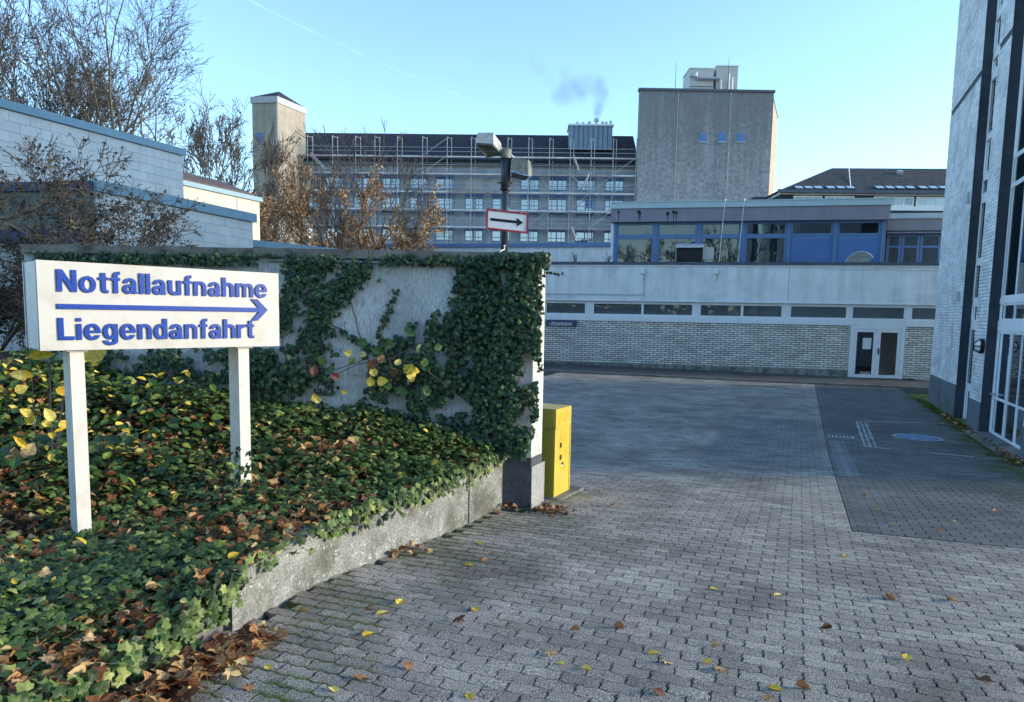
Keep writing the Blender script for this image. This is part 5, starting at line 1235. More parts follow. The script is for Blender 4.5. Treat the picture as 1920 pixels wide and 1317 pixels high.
# ---- fallen leaves in the gutter and on the pavers
A = []
for _ in range(620):
    y = 2.5+R()*1.25; x = edge_x(y)+.12+abs(random.gauss(0, .13)); 
    if y > 3.3 and R() < .5: continue
    A.append(orient((random.gauss(0, .4), random.gauss(0, .4), 1), R()*6.28, random.uniform(.05, .10), (x, y, G(x, y)+.01+R()*.05)))
for (cx_, cy_, n) in ((-.93, 5.55, 90), (.38, 7.05, 60), (-.05, 7.15, 25)):
    for _ in range(n): x = cx_+random.gauss(0, .10); y = cy_+random.gauss(0, .12); A.append(orient((random.gauss(0, .5), random.gauss(0, .5), 1), R()*6.28, random.uniform(.03, .07), (x, y, G(x, y)+.01+R()*.03)))
for _ in range(420):
    b = random.uniform(10, 21); a = facR_a-.08-abs(random.gauss(0, .12)); p = EA*a+EB*b; A.append(orient((random.gauss(0, .4), random.gauss(0, .4), 1), R()*6.28, random.uniform(.04, .08), (p.x, p.y, G(p.x, p.y)+.01+R()*.02)))
o = leaves('leaf_litter', A, mpt, mpf, M['brown']); tag(o, 'drift of dry brown leaves in the gutter beside the kerb and the walls', 'fallen leaves')
lmesh = {}
for key, (t, f, m) in dict(brown_maple=(mpt, mpf, 'brown'), pale=(ovt, ovf, 'yellowleaf'), curled=(curl, ovf, 'brown')).items():
    me = bpy.data.meshes.new('fallen_leaf'); me.from_pydata(t, [], [tuple(q) for q in f]); me.materials.append(M[m]); lmesh[key] = me
LB = dict(brown_maple='flat brown maple leaf lying alone on the grey pavers', pale='pale yellow oval leaf lying on the grey pavers', curled='small curled brown leaf lying on the grey pavers')
spots = [(480, 1182, 'pale'), (497, 1250, 'pale'), (450, 1243, 'pale'), (505, 1197, 'brown_maple'), (475, 1290, 'brown_maple'), (680, 1195, 'pale'), (678, 1268, 'brown_maple'), (706, 1155, 'pale'), (745, 1135, 'pale'), (682, 1142, 'brown_maple'), (852, 1168, 'brown_maple'), (775, 1253, 'brown_maple'), (880, 1302, 'pale'),
         (895, 1148, 'pale'), (1092, 1251, 'pale'), (1060, 1247, 'pale'), (1215, 1228, 'pale'), (1240, 1240, 'brown_maple'), (1245, 1300, 'brown_maple'), (1335, 1245, 'pale'), (1440, 1290, 'pale'), (1430, 1308, 'brown_maple'), (1345, 1215, 'brown_maple'), (1345, 1252, 'brown_maple'), (1490, 1287, 'curled'), (1588, 1042, 'pale'), (1330, 1105, 'pale'), (1466, 1117, 'pale'),
         (1020, 1225, 'brown_maple'), (1088, 1183, 'curled'), (915, 1052, 'curled'), (895, 1018, 'pale'), (812, 1035, 'curled'), (1150, 950, 'curled'), (1680, 985, 'pale'), (1790, 978, 'pale'), (1770, 995, 'curled'), (1640, 955, 'pale'), (1625, 930, 'curled'), (1862, 960, 'curled'), (560, 1145, 'curled'), (620, 1290, 'pale'), (1150, 1175, 'curled'), (870, 1060, 'pale'), (1560, 1180, 'curled'), (1700, 1240, 'pale'), (1790, 1130, 'curled'), (1840, 1280, 'brown_maple'), (1660, 1120, 'curled')]
for px, py, k in spots:
    p = onG(px, py); s = random.uniform(.055, .085)
    o = bpy.data.objects.new('fallen_leaf', lmesh[k]); col.objects.link(o)
    o.matrix_world = Matrix([*orient((random.gauss(0, .10), random.gauss(0, .10), 1), R()*6.28, s, (p.x, p.y, G(p.x, p.y)+.008)), [0, 0, 0, 1]])
    side = 'beside the retaining wall' if px < 900 else 'in the middle of the near paving' if px < 1300 else 'at the right of the near paving'
    if py < 1100: side = 'on the paving near the garden wall end' if px < 1400 else 'on the right of the court'
    tag(o, LB[k].replace('on the grey pavers', side), 'leaf', 'fallen leaves on the pavers')

# ---- ivy on the garden wall (positions in the photograph turned into places on the wall plane)
def wp(px, py): p = onY(px, py, WY); return p.x, p.z
ivyblobs = []   # (x,z, radius x, radius z, n, depth)
def stroke(P, wd, n, dp=.05, sz=(.04, .065)):
    P = [wp(*p) for p in P]; L_ = [0]
    for a, b in zip(P, P[1:]): L_.append(L_[-1]+math.dist(a, b))
    for _ in range(n):
        t = R()*L_[-1]; i = max(k for k in range(len(P)-1) if L_[k] <= t); f = (t-L_[i])/(L_[i+1]-L_[i]+1e-6)
        x = P[i][0]+(P[i+1][0]-P[i][0])*f+random.gauss(0, wd); z = P[i][1]+(P[i+1][1]-P[i][1])*f+random.gauss(0, wd*.8)
        ivyblobs.append((x, z, R()*dp, random.uniform(*sz)))
def area(poly, n, dp=.08, sz=(.045, .075), thr=-.2, f=2.2):
    P = [wp(*p) for p in poly]; x0, x1 = min(p[0] for p in P), max(p[0] for p in P); z0, z1 = min(p[1] for p in P), max(p[1] for p in P); k = 0
    while k < n:
        x = random.uniform(x0, x1); z = random.uniform(z0, z1); ins = False
        for (xa, za), (xb, zb) in zip(P, P[1:]+P[:1]):
            if (za > z) != (zb > z) and x < (xb-xa)*(z-za)/(zb-za)+xa: ins = not ins
        k += 1
        if not ins or mnoise.noise(Vector((x*f, z*f, 11)))+.6*mnoise.noise(Vector((x*f*3, z*f*3, 2))) < thr: continue
        ivyblobs.append((x, z, R()*dp, random.uniform(*sz)))
area([(958, 482), (1012, 484), (1012, 600), (1006, 720), (1003, 800), (985, 850), (880, 860), (895, 720), (925, 630), (945, 560)], 4700, .16, thr=-.36, f=3)
area([(890, 490), (960, 485), (955, 640), (860, 640)], 900, .08, thr=-.12, f=4, sz=(.035, .06))
area([(700, 650), (800, 610), (870, 520), (930, 490), (940, 860), (640, 840), (650, 790), (690, 730)], 5200, .14, thr=-.22, f=3.4, sz=(.04, .07))
area([(860, 500), (940, 488), (930, 640), (820, 640)], 1000, .06, thr=-.12, f=4.5, sz=(.035, .055))
area([(70, 474), (1010, 484), (1005, 500), (700, 500), (560, 503), (70, 492)], 1900, .10, thr=-.22, sz=(.04, .06))
area([(930, 480), (1030, 480), (1022, 505), (930, 500)], 400, .2, thr=-.9)
stroke([(690, 500), (660, 520), (640, 545), (620, 570)], .07, 300, .08)
stroke([(655, 540), (600, 585), (600, 640), (595, 690), (610, 730)], .075, 430, .07)
stroke([(600, 590), (580, 620), (560, 650), (545, 662)], .035, 90, .04)
stroke([(640, 620), (665, 635), (690, 655), (705, 662)], .018, 40)
stroke([(610, 500), (590, 540), (585, 580)], .04, 110); stroke([(745, 545), (735, 575), (718, 610), (710, 640)], .02, 60, .03, (.035, .05))
stroke([(775, 605), (770, 640), (745, 660)], .03, 50); stroke([(870, 505), (862, 560), (845, 610), (830, 650)], .03, 120, .04, (.03, .05))
stroke([(895, 500), (880, 560), (870, 620)], .03, 110, .04, (.03, .05)); stroke([(560, 510), (555, 540), (540, 570), (530, 620)], .05, 380, .08)
stroke([(575, 495), (570, 520), (555, 545)], .04, 160, .06)
area([(60, 655), (240, 655), (420, 655), (560, 655), (600, 690), (560, 750), (520, 730), (480, 720), (60, 700)], 2000, .16, thr=-.22, f=2.6)
area([(600, 770), (700, 760), (960, 830), (940, 870), (640, 830), (560, 800)], 1300, .2, thr=-.3)
area([(430, 655), (520, 655), (530, 770), (470, 760)], 600, .10, thr=-.25)
stroke([(1018, 500), (1012, 560), (1010, 620), (1012, 700)], .02, 60, .02, (.03, .05))
stroke([(1022, 512), (1045, 514), (1058, 516)], .010, 22, .02, (.02, .035))
area([(945, 800), (1000, 800), (985, 860), (950, 850)], 260, .2, thr=-.9)
A = []
for x, z, d, s in ivyblobs:
    if x > Af.x+.12 and not (z > zc-.25): x = Af.x+.10*R()
    A.append(orient((random.gauss(0, .35), -1, random.gauss(.35, .35)), math.pi+random.gauss(0, .8), s, (x, WY-.012-d, z)))
random.shuffle(A); A.sort(key=lambda a: a[1][3]); print('wall ivy', len(A))
iv = thing('wall_ivy', 'dark green climbing ivy hanging over the coping and down the white garden wall', 'ivy', (0, WY-.1, EYE-1.5))
leaves('leaves', A, ivt, ivf, M['ivydark'], iv, nparts=300)
# stems on the wall
m_ = MB(); rs_ = random.Random(4)
for P in ([(695, 700), (680, 640), (655, 560), (690, 495)], [(600, 780), (598, 690), (605, 600), (650, 540)], [(710, 650), (720, 600), (745, 545)], [(830, 660), (850, 590), (872, 500)], [(870, 640), (880, 560), (897, 492)], [(540, 770), (545, 700), (530, 640), (545, 560), (575, 492)], [(900, 840), (935, 700), (930, 600), (945, 490)], [(960, 850), (975, 700), (965, 560), (980, 488)], [(690, 655), (640, 618), (610, 600)], [(520, 740), (500, 690), (530, 660)], [(930, 640), (1000, 560), (1015, 490)]):
    pts = []
    for a, b in zip(P, P[1:]):
        for k in range(4): px, py = a[0]+(b[0]-a[0])*k/4+rs_.gauss(0, 3), a[1]+(b[1]-a[1])*k/4; x, z = wp(px, py); pts.append((x, WY-.012-rs_.random()*.02, z))
    m_.tube(pts, .006, 4)
part('stem', m_, M['twig'], iv)
# ---- bramble with yellow leaves
br = thing('bramble', 'bramble shoots with yellow and green leaves growing before the ivy on the garden wall', 'plant', (-1.3, WY-.25, EYE-1.2))
m_ = MB()
for P in ([(610, 740), (640, 700), (680, 680), (740, 670), (800, 640)], [(640, 700), (600, 725), (605, 760)], [(700, 690), (740, 700), (775, 690)], [(740, 670), (790, 680), (845, 720)], [(580, 680), (640, 690), (700, 670)], [(720, 600), (730, 650), (745, 690)]):
    m_.tube([(wp(*p)[0], WY-.22-.03*i, wp(*p)[1]) for i, p in enumerate(P)], .005, 5)
part('cane', m_, M['twig'], br)
def leafpart(me_key, px, py, s, spin, parent, d=.28, nrm=None):
    x, z = wp(px, py); a = orient(nrm or (random.gauss(.15, .25), -1, random.gauss(.3, .25)), spin, s, (x, WY-d, z)); o = bpy.data.objects.new('leaf', LM[me_key]); col.objects.link(o); o.parent = parent
    mm = Matrix([*a, [0, 0, 0, 1]]); mm.translation -= worldloc(parent); o.matrix_local = mm; return o
LM = {}
for k, m in dict(y='yellowleaf', g='greenleaf', r='redleaf', b='brown').items():
    me = bpy.data.meshes.new('leaf'); me.from_pydata([(x*1.25, y, z) for x, y, z in ovt], [], [tuple(q) for q in ovf]); me.materials.append(M[m]); LM[k] = me
for px, py, k, s in [(712, 702, 'y', .11), (716, 712, 'y', .13), (728, 716, 'b', .10), (705, 720, 'y', .11), (765, 695, 'y', .13), (770, 702, 'y', .12), (778, 690, 'y', .10), (780, 712, 'y', .10), (752, 682, 'y', .09), (672, 662, 'y', .09), (685, 662, 'b', .09), (702, 688, 'b', .12), (718, 675, 'b', .10), (740, 698, 'b', .11), (742, 690, 'y', .08), (607, 748, 'y', .10), (603, 760, 'y', .11), (612, 750, 'y', .09), (800, 685, 'g', .11), (806, 692, 'g', .10),
                 (744, 722, 'g', .11), (750, 732, 'g', .10), (757, 730, 'g', .10), (800, 733, 'g', .11), (812, 735, 'g', .10), (648, 705, 'r', .10), (602, 700, 'r', .11), (700, 640, 'g', .11), (708, 652, 'g', .12), (736, 640, 'g', .12), (745, 648, 'g', .13), (775, 625, 'g', .10), (785, 628, 'g', .10), (650, 665, 'g', .09), (665, 680, 'g', .10), (690, 672, 'g', .10), (640, 690, 'g', .11), (620, 680, 'g', .10), (792, 660, 'g', .11), (820, 650, 'g', .10), (662, 732, 'y', .07)]:
    leafpart(k, px, py, s, random.uniform(1.2, 5), br)
# ---- sapling with large yellow leaves behind the first post
sp_ = thing('sapling', 'thin brown sapling with big yellow leaves behind the left sign post', 'plant', (-4.0, 5.6, bedz(-4.0, 5.6)))
def at(px, py, Y): p = onY(px, py, Y); return (p.x, p.y, p.z)
SY = 5.45
for P, r_ in (([(100, 880), (94, 780), (93, 700), (98, 640)], .011), ([(104, 885), (112, 780), (122, 720)], .008), ([(85, 885), (68, 830), (62, 770), (60, 700)], .005), ([(85, 885), (55, 850), (35, 810)], .005), ([(90, 890), (50, 878), (22, 868)], .004), ([(105, 880), (112, 820), (118, 760)], .005), ([(44, 900), (40, 860), (38, 700)], .004)):
    part('stem', MB().tube([at(px, py, SY+.1*i) for i, (px, py) in enumerate(P)], [r_*(1-.12*i) for i in range(len(P))], 5), M['twig'], sp_)
for px, py, s, sx_, sp2, k in ((52, 668, .22, .55, 1.62, 'y'), (160, 676, .24, .8, 2.2, 'y'), (115, 692, .10, 1, 2, 'y'), (104, 730, .14, .8, 1.2, 'y'), (60, 780, .11, .9, 4, 'y'), (55, 795, .11, .9, 3, 'y'), (78, 790, .10, .9, 1, 'y'), (100, 790, .14, .8, 3.5, 'y'), (110, 800, .10, .9, 2, 'y'), (50, 840, .15, .5, 3.8, 'y'), (35, 700, .12, .8, 1.3, 'y'), (50, 705, .13, .8, 4.5, 'y'), (28, 735, .11, 1, 2, 'y'), (45, 860, .17, .9, 2.6, 'b'), (90, 880, .16, .9, 1.5, 'b'), (60, 895, .15, 1, .5, 'b'), (25, 870, .15, 1, 3, 'b'), (102, 810, .12, .35, 1.9, 'y'), (30, 812, .10, .4, 1.4, 'b')):
    a = orient((random.gauss(.9, .2), -1, random.gauss(.4, .2)), sp2, s*.9, at(px, py, SY-.05), sx_); o = bpy.data.objects.new('leaf', LM[k]); col.objects.link(o); o.parent = sp_; mm = Matrix([*a, [0, 0, 0, 1]]); mm.translation -= worldloc(sp_); o.matrix_local = mm

# ================================================================== THE SIGN
Z1 = 4.5; A0 = onY(67, 486, Z1); A1 = onY(70, 657, Z1)
# solve the far depth so that the sign is equally high at both ends
H1 = A0.z-A1.z; Z2 = Z1*H1/(Z1*0+(onY(522, 514, Z1).z-onY(524, 650, Z1).z))
B0 = onY(522, 514, Z2); B1 = onY(524, 650, Z2)
sd_ = Vector((B0.x-A0.x, Z2-Z1, 0)); SL = sd_.length; FSg = Frame((A0.x, Z1, EYE), sd_, Vector((sd_.y, -sd_.x, 0)))
s1 = (A0.z+B0.z)/2-EYE; s0 = (A1.z+B1.z)/2-EYE; print('sign', SL, s0, s1, Z2, sd_)
SD = .42
sg = thing('hospital_sign', 'white board on two posts with raised blue lettering Notfallaufnahme, arrow, Liegendanfahrt', 'sign', tuple(FSg.p(SL/2, 0, -1.4)))
part('sign_panel', MB().fb(FSg, 0, SL, -.012, 0, s0, s1), M['signwhite'], sg)
part('sign_case', MB().fb(FSg, .004, SL-.004, -SD, -.014, s0+.004, s1-.004), M['signside'], sg)
part('case_edge', MB().fb(FSg, -.003, .003, -.045, -.0145, s0+.002, s1-.002).fb(FSg, -.003, .003, -SD-.001, -SD+.02, s0+.002, s1-.002), M['signside'], sg)
def su(px, py): return FSg.uv(px, py)
uN0, vN = su(106, 550); uN1 = su(500, 560)[0]; vt_ = su(106, 505)[1]
# text runs along the board
nA = su(107, 548); nB = su(500, 558); capN = su(107, 506)[1]-nA[1]
letters('Notfallaufnahme', capN*1.0, nB[0]-nA[0], FSg.p(nA[0], .001, (nA[1]+nB[1])/2), FSg.u, (0, 0, 1), FSg.n, M['letter'], sg, .011)
lA = su(110, 638); lB = su(476, 634); capL = su(110, 596)[1]-lA[1]
letters('Liegendanfahrt', capL, lB[0]-lA[0], FSg.p(lA[0], .001, (lA[1]+lB[1])/2), FSg.u, (0, 0, 1), FSg.n, M['letter'], sg, .011)
aA = su(107, 577)[0]; aB = su(501, 581); va = (su(107, 576)[1]+su(470, 580)[1])/2; th_ = .017
hd = su(501, 581)[0]; 
arrow = [(aA, va-th_), (hd-.085, va-th_), (hd-.125, va-.085), (hd-.075, va-.085), (hd, va), (hd-.075, va+.085), (hd-.125, va+.085), (hd-.085, va+th_), (aA, va+th_)]
m_ = MB(); m_.prism([FSg.p(x, .001, z) for x, z in [arrow[0], arrow[1], (hd-.06, va-th_), (hd-.06, va+th_), arrow[7], arrow[8]]], FSg.n*.0110)
part('arrow', m_, M['letter'], sg); m_ = MB(); m_.prism([FSg.p(x, .001, z) for x, z in [(hd, va), (hd-.085, va+.085), (hd-.135, va+.085), (hd-.06, va), (hd-.135, va-.085), (hd-.085, va-.085)]], FSg.n*.0116); part('arrow_head', m_, M['letter'], sg)
for pa, pb in ((134, 163), (452, 470)):
    ua_ = su(pa, 660)[0]; pw_ = .085
    p = FSg.p(ua_+pw_/2, -.13, 0); zb_ = bedz(p.x, p.y)-.25-EYE
    part('post', MB().fb(FSg, ua_, ua_+pw_, -.24, -.05, zb_, s0-.003), M['postwhite'], sg)
    part('post_cap', MB().fb(FSg, ua_-.02, ua_+pw_+.02, -.26, -.03, s0-.012, s0-.0005), M['signside'], sg) 
ia = []
for _ in range(90):
    p = FSg.p(su(450, 660)[0]+.02+random.gauss(0, .05), -.02-R()*.08, 0); zz = bedz(p.x, p.y)+R()**1.5*.42
    ia.append(orient((random.gauss(.3, .4), -1, .3), math.pi+random.gauss(0, .9), random.uniform(.04, .06), (p.x, p.y, zz)))
for _ in range(40):
    p = FSg.p(su(134, 660)[0]+.03+random.gauss(0, .08), .02-R()*.08, 0); ia.append(orient((random.gauss(.3, .4), -1, .5), R()*6, random.uniform(.05, .08), (p.x, p.y, bedz(p.x, p.y)+R()*.14)))
pi_ = thing('post_ivy', 'young ivy climbing the foot of the right sign post', 'ivy', tuple(FSg.p(1.5, 0, -1.3))); leaves('leaves', ia, ivt, ivf, M['ivy'], pi_, nparts=130)

# ================================================================== YELLOW BOX
yb = onG(1038, 935); yr = onG(1068, 923)
bh_ = onY(1036, 768, yb.y).z-yb.z; print('box h', bh_, yb, yr)
ud = Vector((yr.x-yb.x, yr.y-yb.y, 0)); ud.normalize(); bwid = .27
FY = Frame((yb.x, yb.y, G(yb.x, yb.y)), ud, Vector((ud.y, -ud.x, 0))); dep = .36
bw_ = (Vector((yr.x, yr.y, 0))-Vector((yb.x, yb.y, 0))).length; bw_ = min(max(bw_, .26), .42); print('bw', bw_)
yx = thing('yellow_box', 'yellow barrier control cabinet standing behind the end of the garden wall', 'cabinet', (yb.x, yb.y, G(yb.x, yb.y)))
hb_ = bh_; lid = hb_*.78
part('housing', MB().fb(FY, 0, bw_-.012, -dep, 0, .0, lid-.006), M['yellow'], yx)
part('lid', MB().fb(FY, -.008, bw_, -dep-.01, .010, lid, hb_), M['yellow'], yx)
part('back_strip', MB().fb(FY, bw_-.011, bw_+.012, -dep, .006, 0, lid-.004), M['yellow'], yx)
part('gap', MB().fb(FY, .004, bw_-.016, -dep+.01, -.006, lid-.0058, lid-.0005), M['black'], yx)
for v_ in (.60, .45): part('lock_plate', MB().fb(FY, bw_*.33, bw_*.33+.035, .001, .008, v_*hb_*.92, v_*hb_*.92+.055), M['black'], yx)
part('key_lock', MB().tube([FY.p(bw_*.5, .001, .36*hb_), FY.p(bw_*.5, .012, .36*hb_)], .016, 12), M['black'], yx); part('lock_stain', MB().tube([FY.p(bw_*.5, .0006, .35*hb_), FY.p(bw_*.5, .0011, .35*hb_)], .028, 14), M['signplate'], yx)
M['yellowstain'] = mat('worn_yellow', (.50, .37, .03), .45, .15, 14, dirt=(.58, .46, .08), dirtscale=12, dirtamt=.6)
for cu_, cv_, ru_, rv_, k_ in ((.55, .50, .26, .27, 0), (.5, .90, .30, .06, 1), (.2, .86, .06, .05, 2)):
    part('worn_patch', MB().prism([FY.p(bw_*(cu_+ru_*math.cos(t)*(1+.12*math.sin(3*t+k_))), .0004+(.0102 if cv_ > .8 else 0), hb_*(cv_+rv_*math.sin(t)*(1+.1*math.sin(4*t)))) for t in [i*math.pi/12 for i in range(24)]], FY.n*.0004), M['yellowstain'], yx)
part('footing', MB().fb(FY, -.06, bw_+.22, -dep-.05, .10, -.1, -.0 +.012), M['kerb'], yx)

# ================================================================== LAMP POST on the wall and arrow sign
LP = onY(945, 470, WY+.14); lpx = LP.x+.005; lpy = WY+.14; zb0 = zc
pt = onY(947, 296, lpy).z
lpt = thing('street_lamp', 'dark grey lamp post with two weathered lamp heads standing on the garden wall', 'street lamp', (lpx, lpy, zc))
pj = onY(945, 356, lpy).z
part('pole', MB().tube([(lpx, lpy, zb0), (lpx, lpy, pj)], .037, 14), M['darkmetal'], lpt, smooth=True); part('pole_sleeve', MB().tube([(lpx, lpy, pj+.002), (lpx, lpy, pt)], .050, 14), M['darkmetal'], lpt, smooth=True)
part('base_flange', MB().tube([(lpx, lpy, zb0-.004), (lpx, lpy, zb0+.02)], .085, 12), M['darkmetal'], lpt)
part('clamp', MB().tube([(lpx, lpy, pj-.004), (lpx, lpy, pj+.012)], .058, 12).tube([(lpx-.085, lpy, pj+.07), (lpx+.07, lpy, pj+.07)], .008, 6), M['black'], lpt)
part('cap', MB().tube([(lpx, lpy, pt+.001), (lpx, lpy, pt+.08)], .056, 14).tube([(lpx, lpy, pt-.012), (lpx, lpy, pt+.0)], .060, 14), M['lampdirty'], lpt)
part('arm', MB().tube([(lpx-.03, lpy, pt+.03), (lpx-.085, lpy-.03, pt+.12), at(928, 268, lpy-.06)], .022, 8), M['lampgrey'], lpt)
part('arm', MB().tube([(lpx+.03, lpy, pt+.03), at(968, 302, lpy+.02)], .024, 8), M['lampgrey'], lpt)
def head(P8, m, lensP, parent, nm='lamp_head'):
    o = part(nm, MB().hexa(P8), m, parent); return o
# head left: wide dark open underside tilted to the viewer
hl = [at(891, 268, lpy-.22), at(925, 270, lpy-.22), at(942, 288, lpy+.02), at(912, 296, lpy+.02), at(896, 249, lpy-.20), at(925, 249, lpy-.20), at(939, 268, lpy+.0), at(910, 262, lpy+.03)]
o = part('lamp_head', MB().hexa(hl), M['lampgrey'], lpt)
c_ = sum((Vector(p) for p in hl[:4]), Vector())/4; nl = (Vector(hl[1])-Vector(hl[0])).cross(Vector(hl[3])-Vector(hl[0])).normalized(); nl = nl if nl.z < 0 else -nl
part('lamp_lens', MB().prism([Vector(p)*.92+c_*.08+nl*.002 for p in hl[:4]], nl*.012), M['lampdirty'], o)
tubeA = [Vector(hl[0])*.5+Vector(hl[3])*.5, Vector(hl[1])*.5+Vector(hl[2])*.5]
part('lamp_tube', MB().tube([tubeA[0]*.85+tubeA[1]*.15+nl*.02, tubeA[0]*.15+tubeA[1]*.85+nl*.02], .008, 6), M['lens'], o)
part('lamp_wire', MB().tube([Vector(hl[0])+nl*.01, at(915, 296, lpy-.02)], .004, 4), M['galv'], o)
hr = [at(958, 318, lpy-.10), at(990, 330, lpy-.10), at(998, 328, lpy+.20), at(966, 312, lpy+.20), at(960, 295, lpy-.08), at(990, 300, lpy-.08), at(995, 303, lpy+.16), at(966, 297, lpy+.18)]
o = part('lamp_head', MB().hexa(hr), M['lampdirty'], lpt, label='mossy right lamp head')
bw2 = [(958.5, 320), (991, 331)]
m_ = MB().hexa([at(960, 333, lpy-.02), at(985, 338, lpy-.02), at(990, 337, lpy+.12), at(966, 332, lpy+.12), at(958, 323, lpy-.10), at(993, 331, lpy-.10), at(998, 330, lpy+.18), at(966, 318, lpy+.19)])
part('lamp_bowl', m_, M['lens'], o)
part('cable_clip', MB().tube([at(946, 461, lpy-.05), at(946, 468, lpy-.06), at(938, 471, WY-.06), at(937.5, 487, WY-.06)], .006, 6).tube([at(946, 462, lpy-.055), at(946, 460, lpy-.056)], .012, 8), M['whiteframe'], lpt)
# arrow sign
SY_ = lpy-.06; q = [at(911, 430, SY_-.02), at(990, 438, SY_+.02), at(992, 401, SY_+.02), at(911, 391, SY_-.02)]; q = [Vector(v) for v in q]
asg = thing('arrow_sign', 'red bordered white sign with a black arrow pointing right, fixed to the lamp post', 'sign', tuple(sum(q, Vector())/4))
xu = ((q[1]-q[0])+(q[2]-q[3])).normalized(); yu = ((q[3]-q[0])+(q[2]-q[1])); yu = (yu-xu*yu.dot(xu)*0).normalized(); nn = xu.cross(yu); nn = nn if nn.y < 0 else -nn; nn.normalize()
W_ = (q[1]-q[0]).length; H_ = (q[3]-q[0]).length
def sq(u0, u1, v0, v1, w0, w1): 
    P = [q[0]+xu*u+yu*v for u, v in ((u0, v0), (u1, v0), (u1, v1), (u0, v1))]; return MB().prism([p+nn*w0 for p in P], nn*(w1-w0))
part('sign_plate', sq(.004, W_-.004, .004, H_-.004, 0, .006), M['signplate'], asg); bw3 = .02
bd = MB()
for a_ in ((0, W_, 0, bw3), (0, W_, H_-bw3, H_), (0, bw3, bw3, H_-bw3), (W_-bw3, W_, bw3, H_-bw3)): s_ = sq(*a_, -.004, .010); bd.add(s_.v, s_.f)
part('red_border', bd, M['redframe'], asg)
AR = [(.045, H_*.5-.014), (W_*.72, H_*.5-.014), (W_*.72, H_*.5-.045), (W_*.88, H_*.5), (W_*.72, H_*.5+.045), (W_*.72, H_*.5+.014), (.045, H_*.5+.014)]
part('arrow', MB().prism([q[0]+xu*u+yu*v+nn*.0061 for u, v in AR], nn*.002), M['black'], asg)
for u, v in ((W_*.25, H_-.008), (W_*.82, H_-.008), (.012, .01), (W_*.9, .01)): part('bolt', MB().tube([q[0]+xu*u+yu*v+nn*.0101, q[0]+xu*u+yu*v+nn*.016], .005, 7), M['galv'], asg)
part('clamp', MB().tube([(lpx, lpy, q[0].z+.04), (lpx, lpy, q[0].z+.06)], .045, 12).tube([(lpx, lpy, q[0].z+.13), (lpx, lpy, q[0].z+.15)], .045, 12), M['galv'], asg)

# ================================================================== TREES
def grow(rng, p, d, L_, r, lvl, segs, ends, spread=.5, up=.15, kids=(3, 4), shrink=.68, bend=.12, minr=.004, thin=.62):
    n = 4; q = p.copy(); rr = r
    for i in range(n):
        d = (d+Vector((rng.gauss(0, bend), rng.gauss(0, bend), rng.gauss(0, bend)+up*.12))).normalized(); q2 = q+d*(L_/n); r2 = max(minr, rr*(.93 if lvl > 1 else .86)); segs.append((q, q2, rr, r2, lvl)); 
        if lvl > 0 and i >= 1 and rng.random() < .55:
            a = d.orthogonal(); a.rotate(Matrix.Rotation(rng.random()*6.28, 3, d)); dd = (d+a*spread*rng.uniform(.9, 1.6)).normalized()
            grow(rng, q2, dd, L_*shrink*rng.uniform(.6, .95), max(minr, r2*thin*.8), lvl-1, segs, ends, spread, up, kids, shrink, bend, minr, thin)
        q = q2; rr = r2
    if lvl <= 0: ends.append((q, d)); return
    for k in range(rng.choice(kids)):
        a = d.orthogonal(); a.rotate(Matrix.Rotation(rng.random()*6.28, 3, d)); dd = (d+a*spread*rng.uniform(.5, 1.2)+Vector((0, 0, up))).normalized()
        grow(rng, q, dd, L_*shrink*rng.uniform(.75, 1.1), max(minr, rr*thin), lvl-1, segs, ends, spread, up, kids, shrink, bend, minr, thin)
def seg_mesh(name, segs, m, parent, k, kind=None):
    n = len(segs); V = np.zeros((n, 2*k, 3)); an = np.arange(k)*2*math.pi/k
    P = np.array([tuple(s[0]) for s in segs]); Q = np.array([tuple(s[1]) for s in segs]); r0 = np.array([s[2] for s in segs]); r1 = np.array([s[3] for s in segs])
    d = Q-P; d /= np.linalg.norm(d, axis=1)[:, None]+1e-9; ref = np.where(np.abs(d[:, 2:3]) < .9, np.array([[0, 0, 1.]]), np.array([[1., 0, 0]])); a = np.cross(d, ref); a /= np.linalg.norm(a, axis=1)[:, None]; b = np.cross(d, a)
    ring = a[:, None, :]*np.cos(an)[None, :, None]+b[:, None, :]*np.sin(an)[None, :, None]
    V[:, :k] = P[:, None]+ring*r0[:, None, None]; V[:, k:] = Q[:, None]+ring*r1[:, None, None]
    f = np.array([(i, (i+1) % k, k+(i+1) % k, k+i) for i in range(k)]); Fc = f[None]+(np.arange(n)*2*k)[:, None, None]
    return bulk(name, V.reshape(-1, 3), Fc.reshape(-1, 4), m, parent=parent, kind=kind, smooth=True)
tri_leaf = [(-.5, 0, 0), (.5, .1, .1), (.1, 1, -.1), (-.4, .8, .1)]; tri_f = np.array([(0, 1, 2, 3)])
